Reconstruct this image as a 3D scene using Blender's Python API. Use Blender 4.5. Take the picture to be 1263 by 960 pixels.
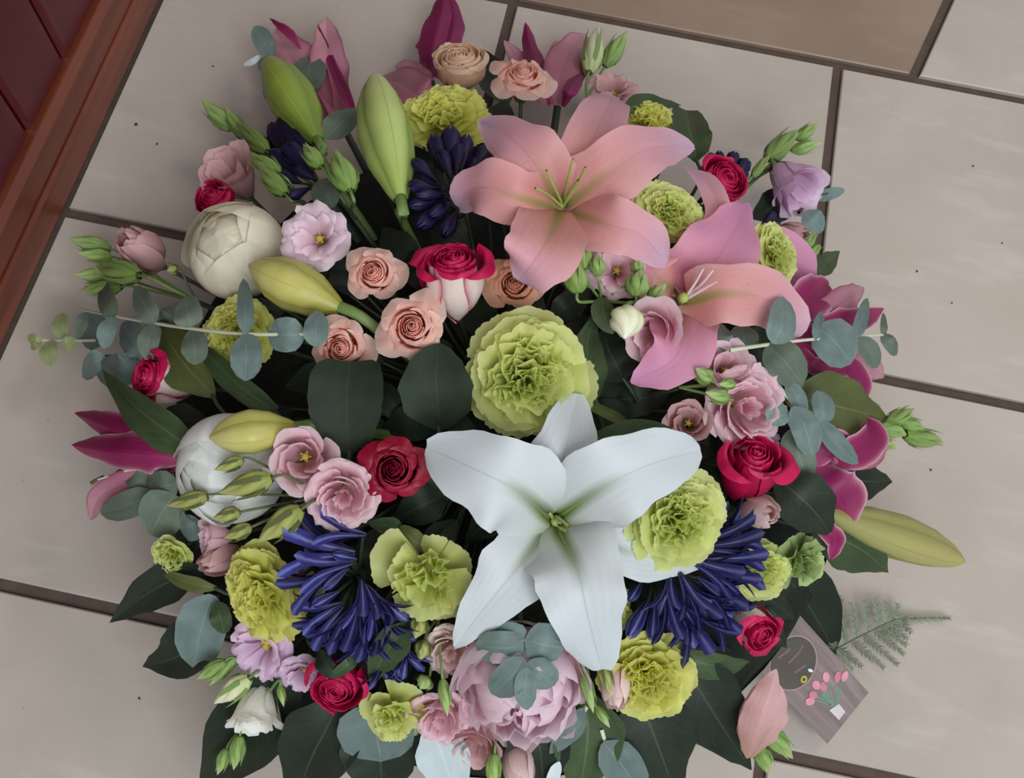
import bpy, math, random
from mathutils import Vector, Matrix
R = math.radians
for o in list(bpy.data.objects): bpy.data.objects.remove(o)
SC = bpy.context.scene
COL = SC.collection
T = 0.33                                     # floor tile pitch in metres

# ------------------------------------------------------------------ camera
FPX, IW, IH = 1300.0, 1263.0, 960.0
cam_d = bpy.data.cameras.new('camera'); cam = bpy.data.objects.new('camera', cam_d); COL.objects.link(cam)
cam_d.sensor_width = 36.0; cam_d.lens = 36.0*FPX/IW; cam_d.clip_start = 0.01
CR = (Matrix.Rotation(R(5.8), 3, 'Z') @ Matrix.Rotation(R(21.7), 3, 'X') @ Matrix.Rotation(R(6.3), 3, 'Z'))
CO = Vector((-0.645*T, -2.254*T, 2.546*T))
cam.matrix_world = Matrix.Translation(CO) @ CR.to_4x4()
SC.camera = cam
CX, CU, CB = CR.col[0].copy(), CR.col[1].copy(), CR.col[2].copy()

# ------------------------------------------------------------------ light
def lin(h):
    h = h.lstrip('#'); c = [int(h[i:i+2], 16)/255 for i in (0, 2, 4)]
    return tuple(x/12.92 if x <= .04045 else ((x+.055)/1.055)**2.4 for x in c) + (1,)
world = bpy.data.worlds.new('world'); SC.world = world; world.use_nodes = True
bg = world.node_tree.nodes['Background']
bg.inputs[0].default_value = (0.76, 0.86, 0.98, 1); bg.inputs[1].default_value = 0.46
def area(name, loc, target, size, power, color):
    d = bpy.data.lights.new(name, 'AREA'); d.shape = 'RECTANGLE'; d.size, d.size_y = size
    d.energy = power; d.color = color
    o = bpy.data.objects.new(name, d); COL.objects.link(o); o.location = loc
    o.rotation_euler = (Vector(target)-Vector(loc)).to_track_quat('-Z', 'Y').to_euler()
area('window_daylight', (0.75, -1.95, 2.15), (-0.2, -0.6, 0.1), (1.6, 1.6), 62, (0.92, 0.97, 1.0))
area('ceiling_lamp', (0.9, 1.0, 2.4), (0.1, -0.5, 0.0), (0.6, 0.6), 14, (1.0, 0.80, 0.66))
SC.view_settings.view_transform = 'Standard'; SC.view_settings.look = 'None'
SC.view_settings.gamma = 1.0; SC.view_settings.use_curve_mapping = False
SC.view_settings.exposure = 0.0

# ------------------------------------------------------------------ helpers: places
def ray(px, py):
    return (CR @ Vector(((px-IW/2)/FPX, -(py-IH/2)/FPX, -1.0)))
def at_z(px, py, z):
    d = ray(px, py); k = (z-CO.z)/d.z; return CO + d*k
DC = at_z(632, 505, 0.10); DR = 0.345        # middle and radius of the arrangement
def dome(x, y):
    r2 = ((x-DC.x)**2 + (y-DC.y)**2)/DR**2
    return 0.05 + 0.17*max(0.0, 1-r2)**0.75
def S(px, py, dz=0.0):                       # a point dz centimetres above the domed flower surface
    z = 0.12
    for i in range(24):
        p = at_z(px, py, z); z = 0.5*z + 0.5*(max(dome(p.x, p.y) + dz/100.0, 0.003))
    return at_z(px, py, z)
def M(p): return abs((p-CO).dot(CB))/FPX     # metres per pixel of the photograph at a point
def spline(P, n):
    P = [Vector(p) for p in P]
    if len(P) == 2: P = [P[0], P[0].lerp(P[1], .5), P[1]]
    Q = [2*P[0]-P[1]] + P + [2*P[-1]-P[-2]]; out = []; m = len(P)-1
    for i in range(n+1):
        t = i/n*m; k = min(int(t), m-1); f = t-k
        a, b, c, d = Q[k:k+4]
        out.append(0.5*((2*b)+(c-a)*f+(2*a-5*b+4*c-d)*f*f+(3*b-a-3*c+d)*f**3))
    return out
def table(tab, v):
    for (a, x), (b, y) in zip(tab, tab[1:]):
        if v <= b:
            f = (v-a)/(b-a); f = f*f*(3-2*f)*.5 + f*.5
            return x+(y-x)*f
    return tab[-1][1]

# ------------------------------------------------------------------ helpers: objects
MW = {}
def link(o): COL.objects.link(o); return o
def thing(name, label, cat, loc=(0, 0, 0), rot=None, scale=1.0, group=None):
    o = link(bpy.data.objects.new(name, None)); o.empty_display_size = .01
    m = Matrix.Translation(Vector(loc)) @ (rot.to_4x4() if rot else Matrix.Identity(4)) @ Matrix.Scale(scale, 4)
    o.matrix_world = m; MW[o.name] = m
    o['label'] = label; o['category'] = cat
    if group: o['group'] = group
    return o
def part(name, me, mat, parent, loc=None, rot=None, scale=None, world=False):
    if world: me.transform(MW[parent.name].inverted())
    if mat is not None and not me.materials: me.materials.append(mat)
    o = link(bpy.data.objects.new(name, me)); o.parent = parent
    if loc is not None: o.location = loc
    if rot is not None: o.rotation_euler = rot
    if scale is not None: o.scale = scale if hasattr(scale, '__len__') else (scale,)*3
    return o
def grid(name, rows, mat=None, close=False):
    nv, nu = len(rows), len(rows[0]); V = [p for r in rows for p in r]; F = []; UV = []
    for i in range(nv-1):
        for j in range(nu-1):
            F.append((i*nu+j, i*nu+j+1, (i+1)*nu+j+1, (i+1)*nu+j))
            for a, b in ((j, i), (j+1, i), (j+1, i+1), (j, i+1)): UV += [a/(nu-1), b/(nv-1)]
    me = bpy.data.meshes.new(name); me.from_pydata([tuple(v) for v in V], [], F)
    me.uv_layers.new(name='UVMap').data.foreach_set('uv', UV)
    me.polygons.foreach_set('use_smooth', [True]*len(F))
    if mat: me.materials.append(mat)
    return me
def joined(name, grids, mat=None):           # several grids of one piece in one mesh
    V, F, UV = [], [], []
    for rows in grids:
        b = len(V); nv, nu = len(rows), len(rows[0]); V += [tuple(p) for r in rows for p in r]
        for i in range(nv-1):
            for j in range(nu-1):
                F.append((b+i*nu+j, b+i*nu+j+1, b+(i+1)*nu+j+1, b+(i+1)*nu+j))
                for a, c in ((j, i), (j+1, i), (j+1, i+1), (j, i+1)): UV += [a/(nu-1), c/(nv-1)]
    me = bpy.data.meshes.new(name); me.from_pydata(V, [], F)
    me.uv_layers.new(name='UVMap').data.foreach_set('uv', UV)
    me.polygons.foreach_set('use_smooth', [True]*len(F))
    if mat: me.materials.append(mat)
    return me
PROF = {
 'lily':  [(0, .26), (.12, .55), (.38, 1), (.62, .93), (.84, .6), (.95, .28), (1, .04)],
 'lilyw': [(0, .32), (.10, .74), (.32, 1), (.60, .97), (.82, .74), (.94, .48), (1, .16)],
 'lilys': [(0, .34), (.12, .62), (.24, .98), (.42, 1), (.66, .86), (.86, .66), (.95, .46), (1, .2)],
 'leaf':  [(0, .06), (.10, .42), (.34, 1), (.60, .88), (.84, .42), (1, .02)],
 'cut':   [(0, .10), (.2, .7), (.45, 1), (.75, .98), (.93, .86), (1, .62)],
 'round': [(0, .14), (.07, .50), (.24, .90), (.48, 1), (.72, .92), (.90, .58), (.97, .30), (1, .06)],
 'oval':  [(0, .10), (.10, .45), (.32, .92), (.55, 1), (.80, .72), (.94, .36), (1, .06)],
 'strap': [(0, .5), (.2, .9), (.5, 1), (.8, .66), (1, .03)],
 'spoon': [(0, .22), (.35, .62), (.68, 1), (.88, .86), (.97, .5), (1, .2)],
}
def blade_rows(P, w, prof='leaf', n=None, cup=0.0, fold=0.0, ruf=0.0, rf=3.0, ser=0.0, sern=14, nu=8, nv=16, seed=0, twist=0.0, wav=0.0):
    rg = random.Random(seed); ph = rg.uniform(0, 6.28); ph2 = rg.uniform(0, 6.28)
    C = spline(P, nv); n = Vector(n) if n is not None else CB
    rows = []; tab = PROF[prof]
    for i, c in enumerate(C):
        v = i/nv; t = (C[min(i+1, nv)]-C[max(i-1, 0)]).normalized()
        s = t.cross(n)
        if s.length < 1e-4: s = CX.copy()
        s.normalize(); m = s.cross(t).normalized()
        if twist:
            q = Matrix.Rotation(twist*v, 3, t); s = q @ s; m = q @ m
        ww = w*table(tab, v); row = []
        for j in range(nu+1):
            u = -1 + 2*j/nu; a = abs(u)
            e = 1.0 + (ser*((v*sern) % 1.0-.5)*(a > .99)) + wav*a*a*(math.sin(v*21+(ph2 if u > 0 else ph))+.6*math.sin(v*37+ph))*min(1, 3*(1-v))
            off = cup*ww*u*u + fold*ww*a + ruf*w*a*a*math.sin(rf*6.283*v+(ph if u > 0 else ph2))*min(1, 4*v)
            row.append(c + s*(ww*u*e) + m*off)
        rows.append(row)
    return rows
def tube_rows(P, r0, r1=None, ns=6, n=10):
    C = spline(P, n); r1 = r0 if r1 is None else r1; rows = []
    up = Vector((.31, .22, .93))
    for i, c in enumerate(C):
        t = (C[min(i+1, n)]-C[max(i-1, 0)]).normalized(); a = t.cross(up)
        if a.length < 1e-3: a = t.cross(Vector((1, 0, 0)))
        a.normalize(); b = t.cross(a); r = r0+(r1-r0)*i/n
        rows.append([c+a*(r*math.cos(k*6.2832/ns))+b*(r*math.sin(k*6.2832/ns)) for k in range(ns+1)])
    return rows
def px3(path): return [S(*p) for p in path]

# ------------------------------------------------------------------ materials
MAT = {}
class NT:
    def __init__(s, name):
        s.m = bpy.data.materials.new(name); s.m.use_nodes = True; s.t = s.m.node_tree; s.n = s.t.nodes
        s.b = s.n['Principled BSDF']; s.out = s.n['Material Output']; MAT[name] = s.m
    def add(s, typ, **kw):
        o = s.n.new(typ)
        for k, v in kw.items(): setattr(o, k, v)
        return o
    def L(s, a, b): s.t.links.new(a, b)
    def math(s, op, a, b=None, c=None):
        o = s.add('ShaderNodeMath', operation=op)
        for i, x in enumerate((a, b, c)):
            if x is None: continue
            if isinstance(x, (int, float)): o.inputs[i].default_value = x
            else: s.L(x, o.inputs[i])
        return o.outputs[0]
    def mix(s, f, a, b, blend='MIX'):
        o = s.add('ShaderNodeMix', data_type='RGBA', blend_type=blend)
        for sock, x in ((o.inputs[0], f), (o.inputs[6], a), (o.inputs[7], b)):
            if isinstance(x, (int, float, tuple)): sock.default_value = x
            else: s.L(x, sock)
        return o.outputs[2]
    def ramp(s, f, stops):
        o = s.add('ShaderNodeValToRGB'); e = o.color_ramp.elements
        while len(e) < len(stops): e.new(0.5)
        for k, (p, c) in enumerate(stops): e[k].position = p; e[k].color = lin(c) if isinstance(c, str) else c
        s.L(f, o.inputs[0]); return o.outputs[0]
    def noise(s, vec, scale, detail=3, rough=.55):
        o = s.add('ShaderNodeTexNoise'); o.inputs['Scale'].default_value = scale
        o.inputs['Detail'].default_value = detail; o.inputs['Roughness'].default_value = rough
        if vec is not None: s.L(vec, o.inputs['Vector'])
        return o.outputs['Fac']
def petal(name, stops, edge=None, ew=.8, back=None, rim=None, spots=None, vein=.07, trans=.38, rough=.5, rib=None, nv=26, mott=.18, coat=0.0, throat=None, tl=.32, ep=3.0, ribw=22.0, ribs=.5):
    k = NT(name); uv = k.add('ShaderNodeUVMap').outputs[0]
    sp = k.add('ShaderNodeSeparateXYZ'); k.L(uv, sp.inputs[0]); u, v = sp.outputs[0], sp.outputs[1]
    ri = k.add('ShaderNodeObjectInfo').outputs['Random']
    cmb = k.add('ShaderNodeCombineXYZ'); k.L(u, cmb.inputs[0]); k.L(v, cmb.inputs[1]); k.L(k.math('MULTIPLY', ri, 17.0), cmb.inputs[2])
    nz = k.noise(cmb.outputs[0], 5.0)
    vv = k.math('ADD', v, k.math('MULTIPLY', k.math('SUBTRACT', nz, .5), .12))
    col = k.ramp(vv, stops)
    a = k.math('MULTIPLY', k.math('ABSOLUTE', k.math('SUBTRACT', u, .5)), 2.0)
    if throat:
        f = k.math('MULTIPLY', k.math('SUBTRACT', 1.0, k.math('MINIMUM', k.math('DIVIDE', v, tl), 1.0)), k.math('SUBTRACT', 1.0, k.math('MINIMUM', k.math('MULTIPLY', a, 4.2), 1.0)))
        col = k.mix(k.math('MINIMUM', k.math('MULTIPLY', f, 2.2), 1.0), col, lin(throat))
    if edge: col = k.mix(k.math('MULTIPLY', k.math('POWER', a, ep), ew), col, lin(edge))
    if rib:
        f = k.math('SUBTRACT', 1.0, k.math('MINIMUM', k.math('MULTIPLY', a, ribw), 1.0)); col = k.mix(k.math('MULTIPLY', f, ribs), col, lin(rib))
    if back:
        bc = lin(back)
        bcol = k.mix(k.math('POWER', k.math('MAXIMUM', a, v), 7.0), bc, lin(rim)) if rim else bc
        col = k.mix(k.add('ShaderNodeNewGeometry').outputs['Backfacing'], col, bcol)
    if spots:
        vo = k.add('ShaderNodeTexVoronoi'); vo.inputs['Scale'].default_value = 22; k.L(cmb.outputs[0], vo.inputs['Vector'])
        f = k.math('LESS_THAN', vo.outputs['Distance'], .16)
        band = k.math('MULTIPLY', k.math('LESS_THAN', v, .62), k.math('LESS_THAN', a, .55))
        col = k.mix(k.math('MULTIPLY', k.math('MULTIPLY', f, band), .55), col, lin(spots))
    hs = k.add('ShaderNodeHueSaturation'); k.L(col, hs.inputs['Color'])
    k.L(k.math('ADD', 1-mott/2, k.math('MULTIPLY', ri, mott)), hs.inputs['Value'])
    col = k.mix(mott, hs.outputs[0], k.mix(1.0, hs.outputs[0], k.ramp(nz, [(.3, (.7, .7, .7, 1)), (.7, (1, 1, 1, 1))]), 'MULTIPLY'))
    k.L(col, k.b.inputs['Base Color']); k.b.inputs['Roughness'].default_value = rough
    k.b.inputs['Specular IOR Level'].default_value = .35
    k.b.inputs['Coat Weight'].default_value = coat
    if vein:
        w = k.math('SINE', k.math('MULTIPLY', u, nv*6.283)); bp = k.add('ShaderNodeBump')
        bp.inputs['Strength'].default_value = vein; bp.inputs['Distance'].default_value = .0006
        k.L(k.math('ADD', w, k.math('MULTIPLY', nz, 4.0)), bp.inputs['Height']); k.L(bp.outputs[0], k.b.inputs['Normal'])
    if trans:
        tr = k.add('ShaderNodeBsdfTranslucent'); k.L(col, tr.inputs[0]); ms = k.add('ShaderNodeMixShader'); ms.inputs[0].default_value = trans
        k.L(k.b.outputs[0], ms.inputs[1]); k.L(tr.outputs[0], ms.inputs[2]); k.L(ms.outputs[0], k.out.inputs[0])
    return k.m
def leafm(name, c1, c2, rib, rough=.42, trans=.12, ribw=16.0, veins=.5, back=None):
    k = NT(name); uv = k.add('ShaderNodeUVMap').outputs[0]
    sp = k.add('ShaderNodeSeparateXYZ'); k.L(uv, sp.inputs[0]); u, v = sp.outputs[0], sp.outputs[1]
    ri = k.add('ShaderNodeObjectInfo').outputs['Random']
    cmb = k.add('ShaderNodeCombineXYZ'); k.L(u, cmb.inputs[0]); k.L(v, cmb.inputs[1]); k.L(k.math('MULTIPLY', ri, 31.0), cmb.inputs[2])
    nz = k.noise(cmb.outputs[0], 3.5, 4)
    col = k.ramp(nz, [(.3, c1), (.7, c2)])
    a = k.math('MULTIPLY', k.math('ABSOLUTE', k.math('SUBTRACT', u, .5)), 2.0)
    side = k.math('SINE', k.math('MULTIPLY', k.math('SUBTRACT', v, k.math('MULTIPLY', a, .22)), 58.0))
    sv = k.math('POWER', k.math('MAXIMUM', side, 0.0), 14.0)
    col = k.mix(k.math('MULTIPLY', sv, veins*.45), col, lin(rib))
    f = k.math('SUBTRACT', 1.0, k.math('MINIMUM', k.math('MULTIPLY', a, ribw), 1.0)); col = k.mix(k.math('MULTIPLY', f, .75), col, lin(rib))
    hs = k.add('ShaderNodeHueSaturation'); k.L(col, hs.inputs['Color']); k.L(k.math('ADD', .85, k.math('MULTIPLY', ri, .3)), hs.inputs['Value']); col = hs.outputs[0]
    if back: col = k.mix(k.add('ShaderNodeNewGeometry').outputs['Backfacing'], col, lin(back))
    k.L(col, k.b.inputs['Base Color']); k.b.inputs['Roughness'].default_value = rough
    k.b.inputs['Specular IOR Level'].default_value = .22
    bp = k.add('ShaderNodeBump'); bp.inputs['Strength'].default_value = veins; bp.inputs['Distance'].default_value = .001
    k.L(k.math('SUBTRACT', nz, k.math('MULTIPLY', sv, .5)), bp.inputs['Height']); k.L(bp.outputs[0], k.b.inputs['Normal'])
    tr = k.add('ShaderNodeBsdfTranslucent'); k.L(col, tr.inputs[0]); ms = k.add('ShaderNodeMixShader'); ms.inputs[0].default_value = trans
    k.L(k.b.outputs[0], ms.inputs[1]); k.L(tr.outputs[0], ms.inputs[2]); k.L(ms.outputs[0], k.out.inputs[0])
    return k.m
def plain(name, c, c2=None, rough=.5, scale=40, bump=0.0):
    k = NT(name); tc = k.add('ShaderNodeTexCoord').outputs['Object']; nz = k.noise(tc, scale, 4)
    k.L(k.ramp(nz, [(.3, c), (.7, c2 or c)]), k.b.inputs['Base Color']); k.b.inputs['Roughness'].default_value = rough
    if bump:
        bp = k.add('ShaderNodeBump'); bp.inputs['Strength'].default_value = bump; bp.inputs['Distance'].default_value = .003
        k.L(nz, bp.inputs['Height']); k.L(bp.outputs[0], k.b.inputs['Normal'])
    return k.m
def tilem(name, c1, c2, c3, rough=.32, streak=.42):
    k = NT(name); tc = k.add('ShaderNodeTexCoord').outputs['Object']; ri = k.add('ShaderNodeObjectInfo').outputs['Random']
    ad = k.add('ShaderNodeVectorMath', operation='ADD'); k.L(tc, ad.inputs[0]); cb = k.add('ShaderNodeCombineXYZ')
    k.L(k.math('MULTIPLY', ri, 13.0), cb.inputs[0]); k.L(k.math('MULTIPLY', ri, 7.0), cb.inputs[1]); k.L(cb.outputs[0], ad.inputs[1]); p = ad.outputs[0]
    n1 = k.noise(p, 7, 5, .6)
    mp = k.add('ShaderNodeMapping'); mp.inputs['Rotation'].default_value = (0, 0, .75); mp.inputs['Scale'].default_value = (9, 34, 9); k.L(p, mp.inputs[0])
    n2 = k.noise(mp.outputs[0], 1.0, 4, .6); n3 = k.noise(p, 160, 2)
    col = k.ramp(n1, [(.25, c1), (.55, c2), (.8, c3)])
    st = k.ramp(n2, [(.55, (0, 0, 0, 1)), (.74, (1, 1, 1, 1))]); f = k.math('MULTIPLY', st, streak); col = k.mix(f, col, lin('c6beb6'))
    col = k.mix(k.math('MULTIPLY', k.math('LESS_THAN', n3, .24), .35), col, lin('6b6058'))
    k.L(col, k.b.inputs['Base Color']); k.L(k.math('ADD', rough, k.math('MULTIPLY', n1, .25)), k.b.inputs['Roughness'])
    bp = k.add('ShaderNodeBump'); bp.inputs['Strength'].default_value = .15; bp.inputs['Distance'].default_value = .002
    k.L(k.math('ADD', n2, n1), bp.inputs['Height']); k.L(bp.outputs[0], k.b.inputs['Normal']); return k.m
def woodm(name, c1, c2, c3, rough=.35):
    k = NT(name); tc = k.add('ShaderNodeTexCoord').outputs['UV']; ri = k.add('ShaderNodeObjectInfo').outputs['Random']
    mp = k.add('ShaderNodeMapping'); mp.inputs['Scale'].default_value = (1.5, 26, 1); k.L(tc, mp.inputs[0])
    ad = k.add('ShaderNodeVectorMath', operation='ADD'); k.L(mp.outputs[0], ad.inputs[0]); cb = k.add('ShaderNodeCombineXYZ'); k.L(k.math('MULTIPLY', ri, 40.0), cb.inputs[1]); k.L(cb.outputs[0], ad.inputs[1])
    n1 = k.noise(ad.outputs[0], 1.6, 6, .65); mp2 = k.add('ShaderNodeMapping'); mp2.inputs['Scale'].default_value = (8, 190, 1); k.L(tc, mp2.inputs[0]); n2 = k.noise(mp2.outputs[0], 1, 3)
    col = k.ramp(n1, [(.25, c1), (.5, c2), (.75, c3)]); col = k.mix(k.math('MULTIPLY', k.math('LESS_THAN', n2, .42), .3), col, lin(c1))
    k.L(col, k.b.inputs['Base Color']); k.b.inputs['Roughness'].default_value = rough
    bp = k.add('ShaderNodeBump'); bp.inputs['Strength'].default_value = .2; bp.inputs['Distance'].default_value = .002; k.L(n1, bp.inputs['Height']); k.L(bp.outputs[0], k.b.inputs['Normal']); return k.m

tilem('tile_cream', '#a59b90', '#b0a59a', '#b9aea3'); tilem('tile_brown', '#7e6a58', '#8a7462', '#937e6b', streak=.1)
plain('grout', '#4b3c34', '#58483f', .9, 60, .4)
woodm('wood_rail', '#4d1f0f', '#6b3220', '#7e402a'); woodm('wood_board', '#44101a', '#52161f', '#5e1c24')
plain('plaster', '#b5aca0', '#c0b7ab', .8, 12, .1)
petal('lily_pink', [(0, '#dcaa92'), (.22, '#e8a298'), (.55, '#eeaaa8'), (.78, '#efb4c2'), (.92, '#eac0d8'), (1, '#e4c4e0')], edge='#f4c2c6', ew=.5, rib='#dd8e98', spots='#d07c82', nv=9, throat='#98a048', tl=.58)
petal('lily_mauve', [(0, '#d08c86'), (.25, '#dc929c'), (.6, '#e29cb8'), (1, '#dc94bf')], edge='#eeb0c4', ew=.45, rib='#d07e96', spots='#cc7684', nv=9, throat='#a0683e', tl=.6)
petal('lily_white', [(0, '#b0ba80'), (.2, '#c4cab8'), (.32, '#ccd1d0'), (.6, '#cdd3d5'), (1, '#cbd2d6')], rib='#a7b1a8', nv=9, trans=.2, mott=.05, throat='#637a1e', tl=.66)
petal('lily_magenta', [(0, '#b8567e'), (.2, '#9a2860'), (.6, '#8f2258'), (1, '#a43468')], edge='#eebccb', ew=.85, ep=9.0, rib='#741444', back='#bd6a90', nv=9, trans=.25)
petal('lily_wine', [(0, '#a0446c'), (.3, '#8a2858'), (.7, '#7d2150'), (1, '#742044')], edge='#a5486c', ew=.4, rib='#5e1238', nv=9, trans=.25)
petal('lily_dusk', [(0, '#cc8a9c'), (.4, '#c87f98'), (1, '#d8a4b0')], edge='#8e2450', ew=.8, ep=8.0, rib='#ae6080', nv=9)
petal('carnation_lime', [(0, '#c2ca62'), (.35, '#d0d872'), (.8, '#dfe58c'), (1, '#e8eda6')], trans=.52, nv=6, mott=.1)
petal('carnation_yellow', [(0, '#c9ca52'), (.35, '#dada62'), (.8, '#e6e57c'), (1, '#eceb94')], trans=.52, nv=6, mott=.1)
petal('carnation_green', [(0, '#7e9450'), (.5, '#93ab62'), (1, '#b8cc8c')], trans=.4, nv=6)
petal('rose_peach', [(0, '#ea8a72'), (.6, '#f6b09c'), (.85, '#fbd0c0'), (1, '#fce0d4')], nv=5, trans=.5, mott=.1)
petal('rose_apricot', [(0, '#d8845c'), (.6, '#eaa27e'), (1, '#f2bd9f')], nv=5, trans=.45, mott=.1)
petal('rose_cream', [(0, '#dba981'), (.5, '#efc8a6'), (1, '#f4d8bc')], nv=5)
petal('rose_red', [(0, '#4c0312'), (.5, '#7d0522'), (1, '#940a30')], nv=5, trans=.12)
petal('rose_cerise', [(0, '#78042a'), (.5, '#b00a42'), (1, '#c41452')], nv=5, trans=.15)
petal('rose_bicolour', [(0, '#f2dfd0'), (.35, '#c23a66'), (.6, '#b40c46'), (1, '#c41252')], back='#efdcd2', rim='#c02a60', nv=5, trans=.15)
petal('peony_cream', [(0, '#d8cfa6'), (.5, '#ece4c8'), (1, '#f2ecd8')], nv=7)
petal('peony_white', [(0, '#d5dacb'), (.5, '#eef1ea'), (1, '#f4f6f2')], nv=7, mott=.08)
petal('peony_pink', [(0, '#f0b4c6'), (.5, '#f6d8e2'), (1, '#f9e8f0')], nv=7, trans=.55, mott=.08)
petal('lisianthus_lilac', [(0, '#e2d3a8'), (.25, '#e6bccb'), (.7, '#efd3de'), (1, '#f2dfe8')], nv=7)
petal('lisianthus_pink', [(0, '#dcbc9a'), (.25, '#ecbcc6'), (.7, '#f3d0d8'), (1, '#f5dae2')], nv=7, trans=.48, mott=.1)
petal('lisianthus_mauve', [(0, '#cfc0a0'), (.25, '#d8b0ce'), (.7, '#e3c2dc'), (1, '#e6cbe2')], nv=7)
petal('lisianthus_dusty', [(0, '#c09a88'), (.5, '#d6a8a8'), (1, '#e0b8b6')], nv=7)
petal('lisianthus_white', [(0, '#c9d29a'), (.25, '#eeeedd'), (1, '#f4f2ec')], nv=7)
petal('lisianthus_blush', [(0, '#d2c79a'), (.3, '#efcfc8'), (1, '#f3dcd8')], nv=7)
petal('agapanthus_blue', [(0, '#221c38'), (.3, '#25204e'), (.8, '#333070'), (1, '#3b3982')], edge='#1f1b50', ew=.7, rib='#8088c0', ribw=3.2, ribs=.75, nv=3, trans=.2, mott=.6)
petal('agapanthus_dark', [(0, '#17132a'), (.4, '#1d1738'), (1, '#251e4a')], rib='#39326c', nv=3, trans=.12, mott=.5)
petal('lily_bud_green', [(0, '#86a044'), (.3, '#9fb84a'), (.7, '#a9c050'), (1, '#c2cc6c')], edge='#7f9a38', ew=.7, rib='#c8d67c', nv=4, trans=.15, rough=.38)
petal('lily_bud_lime', [(0, '#a9bf66'), (.3, '#bccd78'), (.7, '#c4d384'), (1, '#d8e0a4')], edge='#86a44e', ew=.8, rib='#7f9c54', nv=4, trans=.15, rough=.38)
petal('lily_bud_pale', [(0, '#a8a452'), (.3, '#c0ba66'), (.7, '#cfc878'), (1, '#d8d08c')], edge='#99983e', ew=.7, rib='#a8a04c', nv=4, trans=.15, rough=.38)
petal('lily_bud_olive', [(0, '#94945a'), (.3, '#a5a264'), (.7, '#b3aa68'), (1, '#b8b460')], edge='#8c8a44', ew=.7, rib='#8f7c48', nv=4, trans=.15, rough=.42)
petal('bud_green', [(0, '#7d9a4c'), (.5, '#9ab468'), (1, '#b8c88c')], edge='#6c8a3e', ew=.6, nv=3, trans=.15)
petal('bud_olive', [(0, '#8f964c'), (.5, '#a5a95c'), (1, '#b6b478')], edge='#788040', ew=.6, nv=3, trans=.15)
petal('bud_cream', [(0, '#c0cb8c'), (.4, '#e6e6c0'), (1, '#f2f0dc')], nv=3, trans=.25)
petal('sepal_green', [(0, '#71904a'), (1, '#8aa860')], nv=3, trans=.15)
leafm('eucalyptus', '#62736f', '#71837e', '#8a978c', .6, .12, 26, .06)
leafm('eucalyptus_green', '#5c6a5e', '#6b7867', '#87907a', .6, .15, 26, .06)
leafm('eucalyptus_tip', '#8f9a6a', '#a0a878', '#7f8a5c', .6, .3, 18, .3)
leafm('eucalyptus_pale', '#bccbd0', '#cad6d8', '#dbe3e2', .5, .15, 22, .1)
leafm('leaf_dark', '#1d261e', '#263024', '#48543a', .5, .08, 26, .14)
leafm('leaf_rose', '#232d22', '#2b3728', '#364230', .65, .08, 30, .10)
leafm('leaf_mid', '#3a4a32', '#485a3a', '#6a7a50', .45, .2, 22, .22)
leafm('leaf_olive', '#555c34', '#656c40', '#82865c', .45, .25, 22, .22)
plain('stem_green', '#5f7a3e', '#728c4c', .5); plain('stem_dark', '#27321f', '#324026', .6)
plain('stem_olive', '#4c5430', '#59613a', .6); plain('stem_pale', '#b9bfa0', '#c9cdb4', .5); plain('fern_green', '#7c8670', '#8c957e', .6)
plain('filament_green', '#9fae58', '#b2bf6c', .5); plain('filament_pink', '#efd8dc', '#f4e4e6', .5)
plain('anther_brown', '#4c3a26', '#5c4832', .8); plain('pistil_yellow', '#b59a2c', '#c9b145', .6, 200, .4)
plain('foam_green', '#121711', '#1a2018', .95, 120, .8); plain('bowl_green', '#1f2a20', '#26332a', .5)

# ------------------------------------------------------------------ floor
def struct(o, label=None):
    o['kind'] = 'structure'
    if label: o['label'] = label
    return o
def clip(poly, p, n):                        # keep the side of the line through p that n points to
    out = []
    for a, b in zip(poly, poly[1:]+poly[:1]):
        da, db = (a-p).dot(n), (b-p).dot(n)
        if da >= 0: out.append(a)
        if (da >= 0) != (db >= 0): out.append(a.lerp(b, da/(da-db)))
    return out
def inset(poly, d):
    c = sum(poly, Vector((0, 0)))/len(poly); res = poly[:]
    for a, b in zip(poly, poly[1:]+poly[:1]):
        e = (b-a)
        if e.length < 1e-6: continue
        n = Vector((-e.y, e.x)).normalized(); n = n if (c-a).dot(n) > 0 else -n
        res = clip(res, a+n*d, n)
    return res
V2 = lambda p: Vector((p[0], p[1]))
DA, DB = V2(at_z(0, 440, 0)), V2(at_z(200, 0, 0))       # foot of the wooden door
DD = (DB-DA).normalized(); DN = Vector((DD.y, -DD.x))
DN = DN if (V2(CO)-DA).dot(DN) > 0 else -DN
floor_me = grid('floor', [[Vector((x, y, -.005)) for x in (-3, 3)] for y in (-3, 3)], MAT['grout'])
floor = struct(link(bpy.data.objects.new('floor', floor_me)), 'pale square ceramic floor tiles with dark brown grout')
def tile(poly, mat, dz=0.0):
    poly = clip(poly, DA-DN*0.0045, DN)
    if len(poly) < 3: return
    a = inset(poly, .0050)
    if len(a) < 3: return
    b = inset(a, .0012)
    if len(b) != len(a): b = a
    n = len(a); c = sum(a, Vector((0, 0)))/n
    V = [(p.x-c.x, p.y-c.y, -.005) for p in a]+[(p.x-c.x, p.y-c.y, -.0012) for p in a]+[(p.x-c.x, p.y-c.y, 0) for p in b]
    F = [tuple(range(2*n, 3*n))]
    for i in range(n):
        j = (i+1) % n; F += [(i, j, n+j, n+i), (n+i, n+j, 2*n+j, 2*n+i)]
    me = bpy.data.meshes.new('tile'); me.from_pydata(V, [], F); me.materials.append(MAT[mat])
    o = link(bpy.data.objects.new('tile', me)); o.parent = floor; o.location = (c.x, c.y, dz); return o
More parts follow.
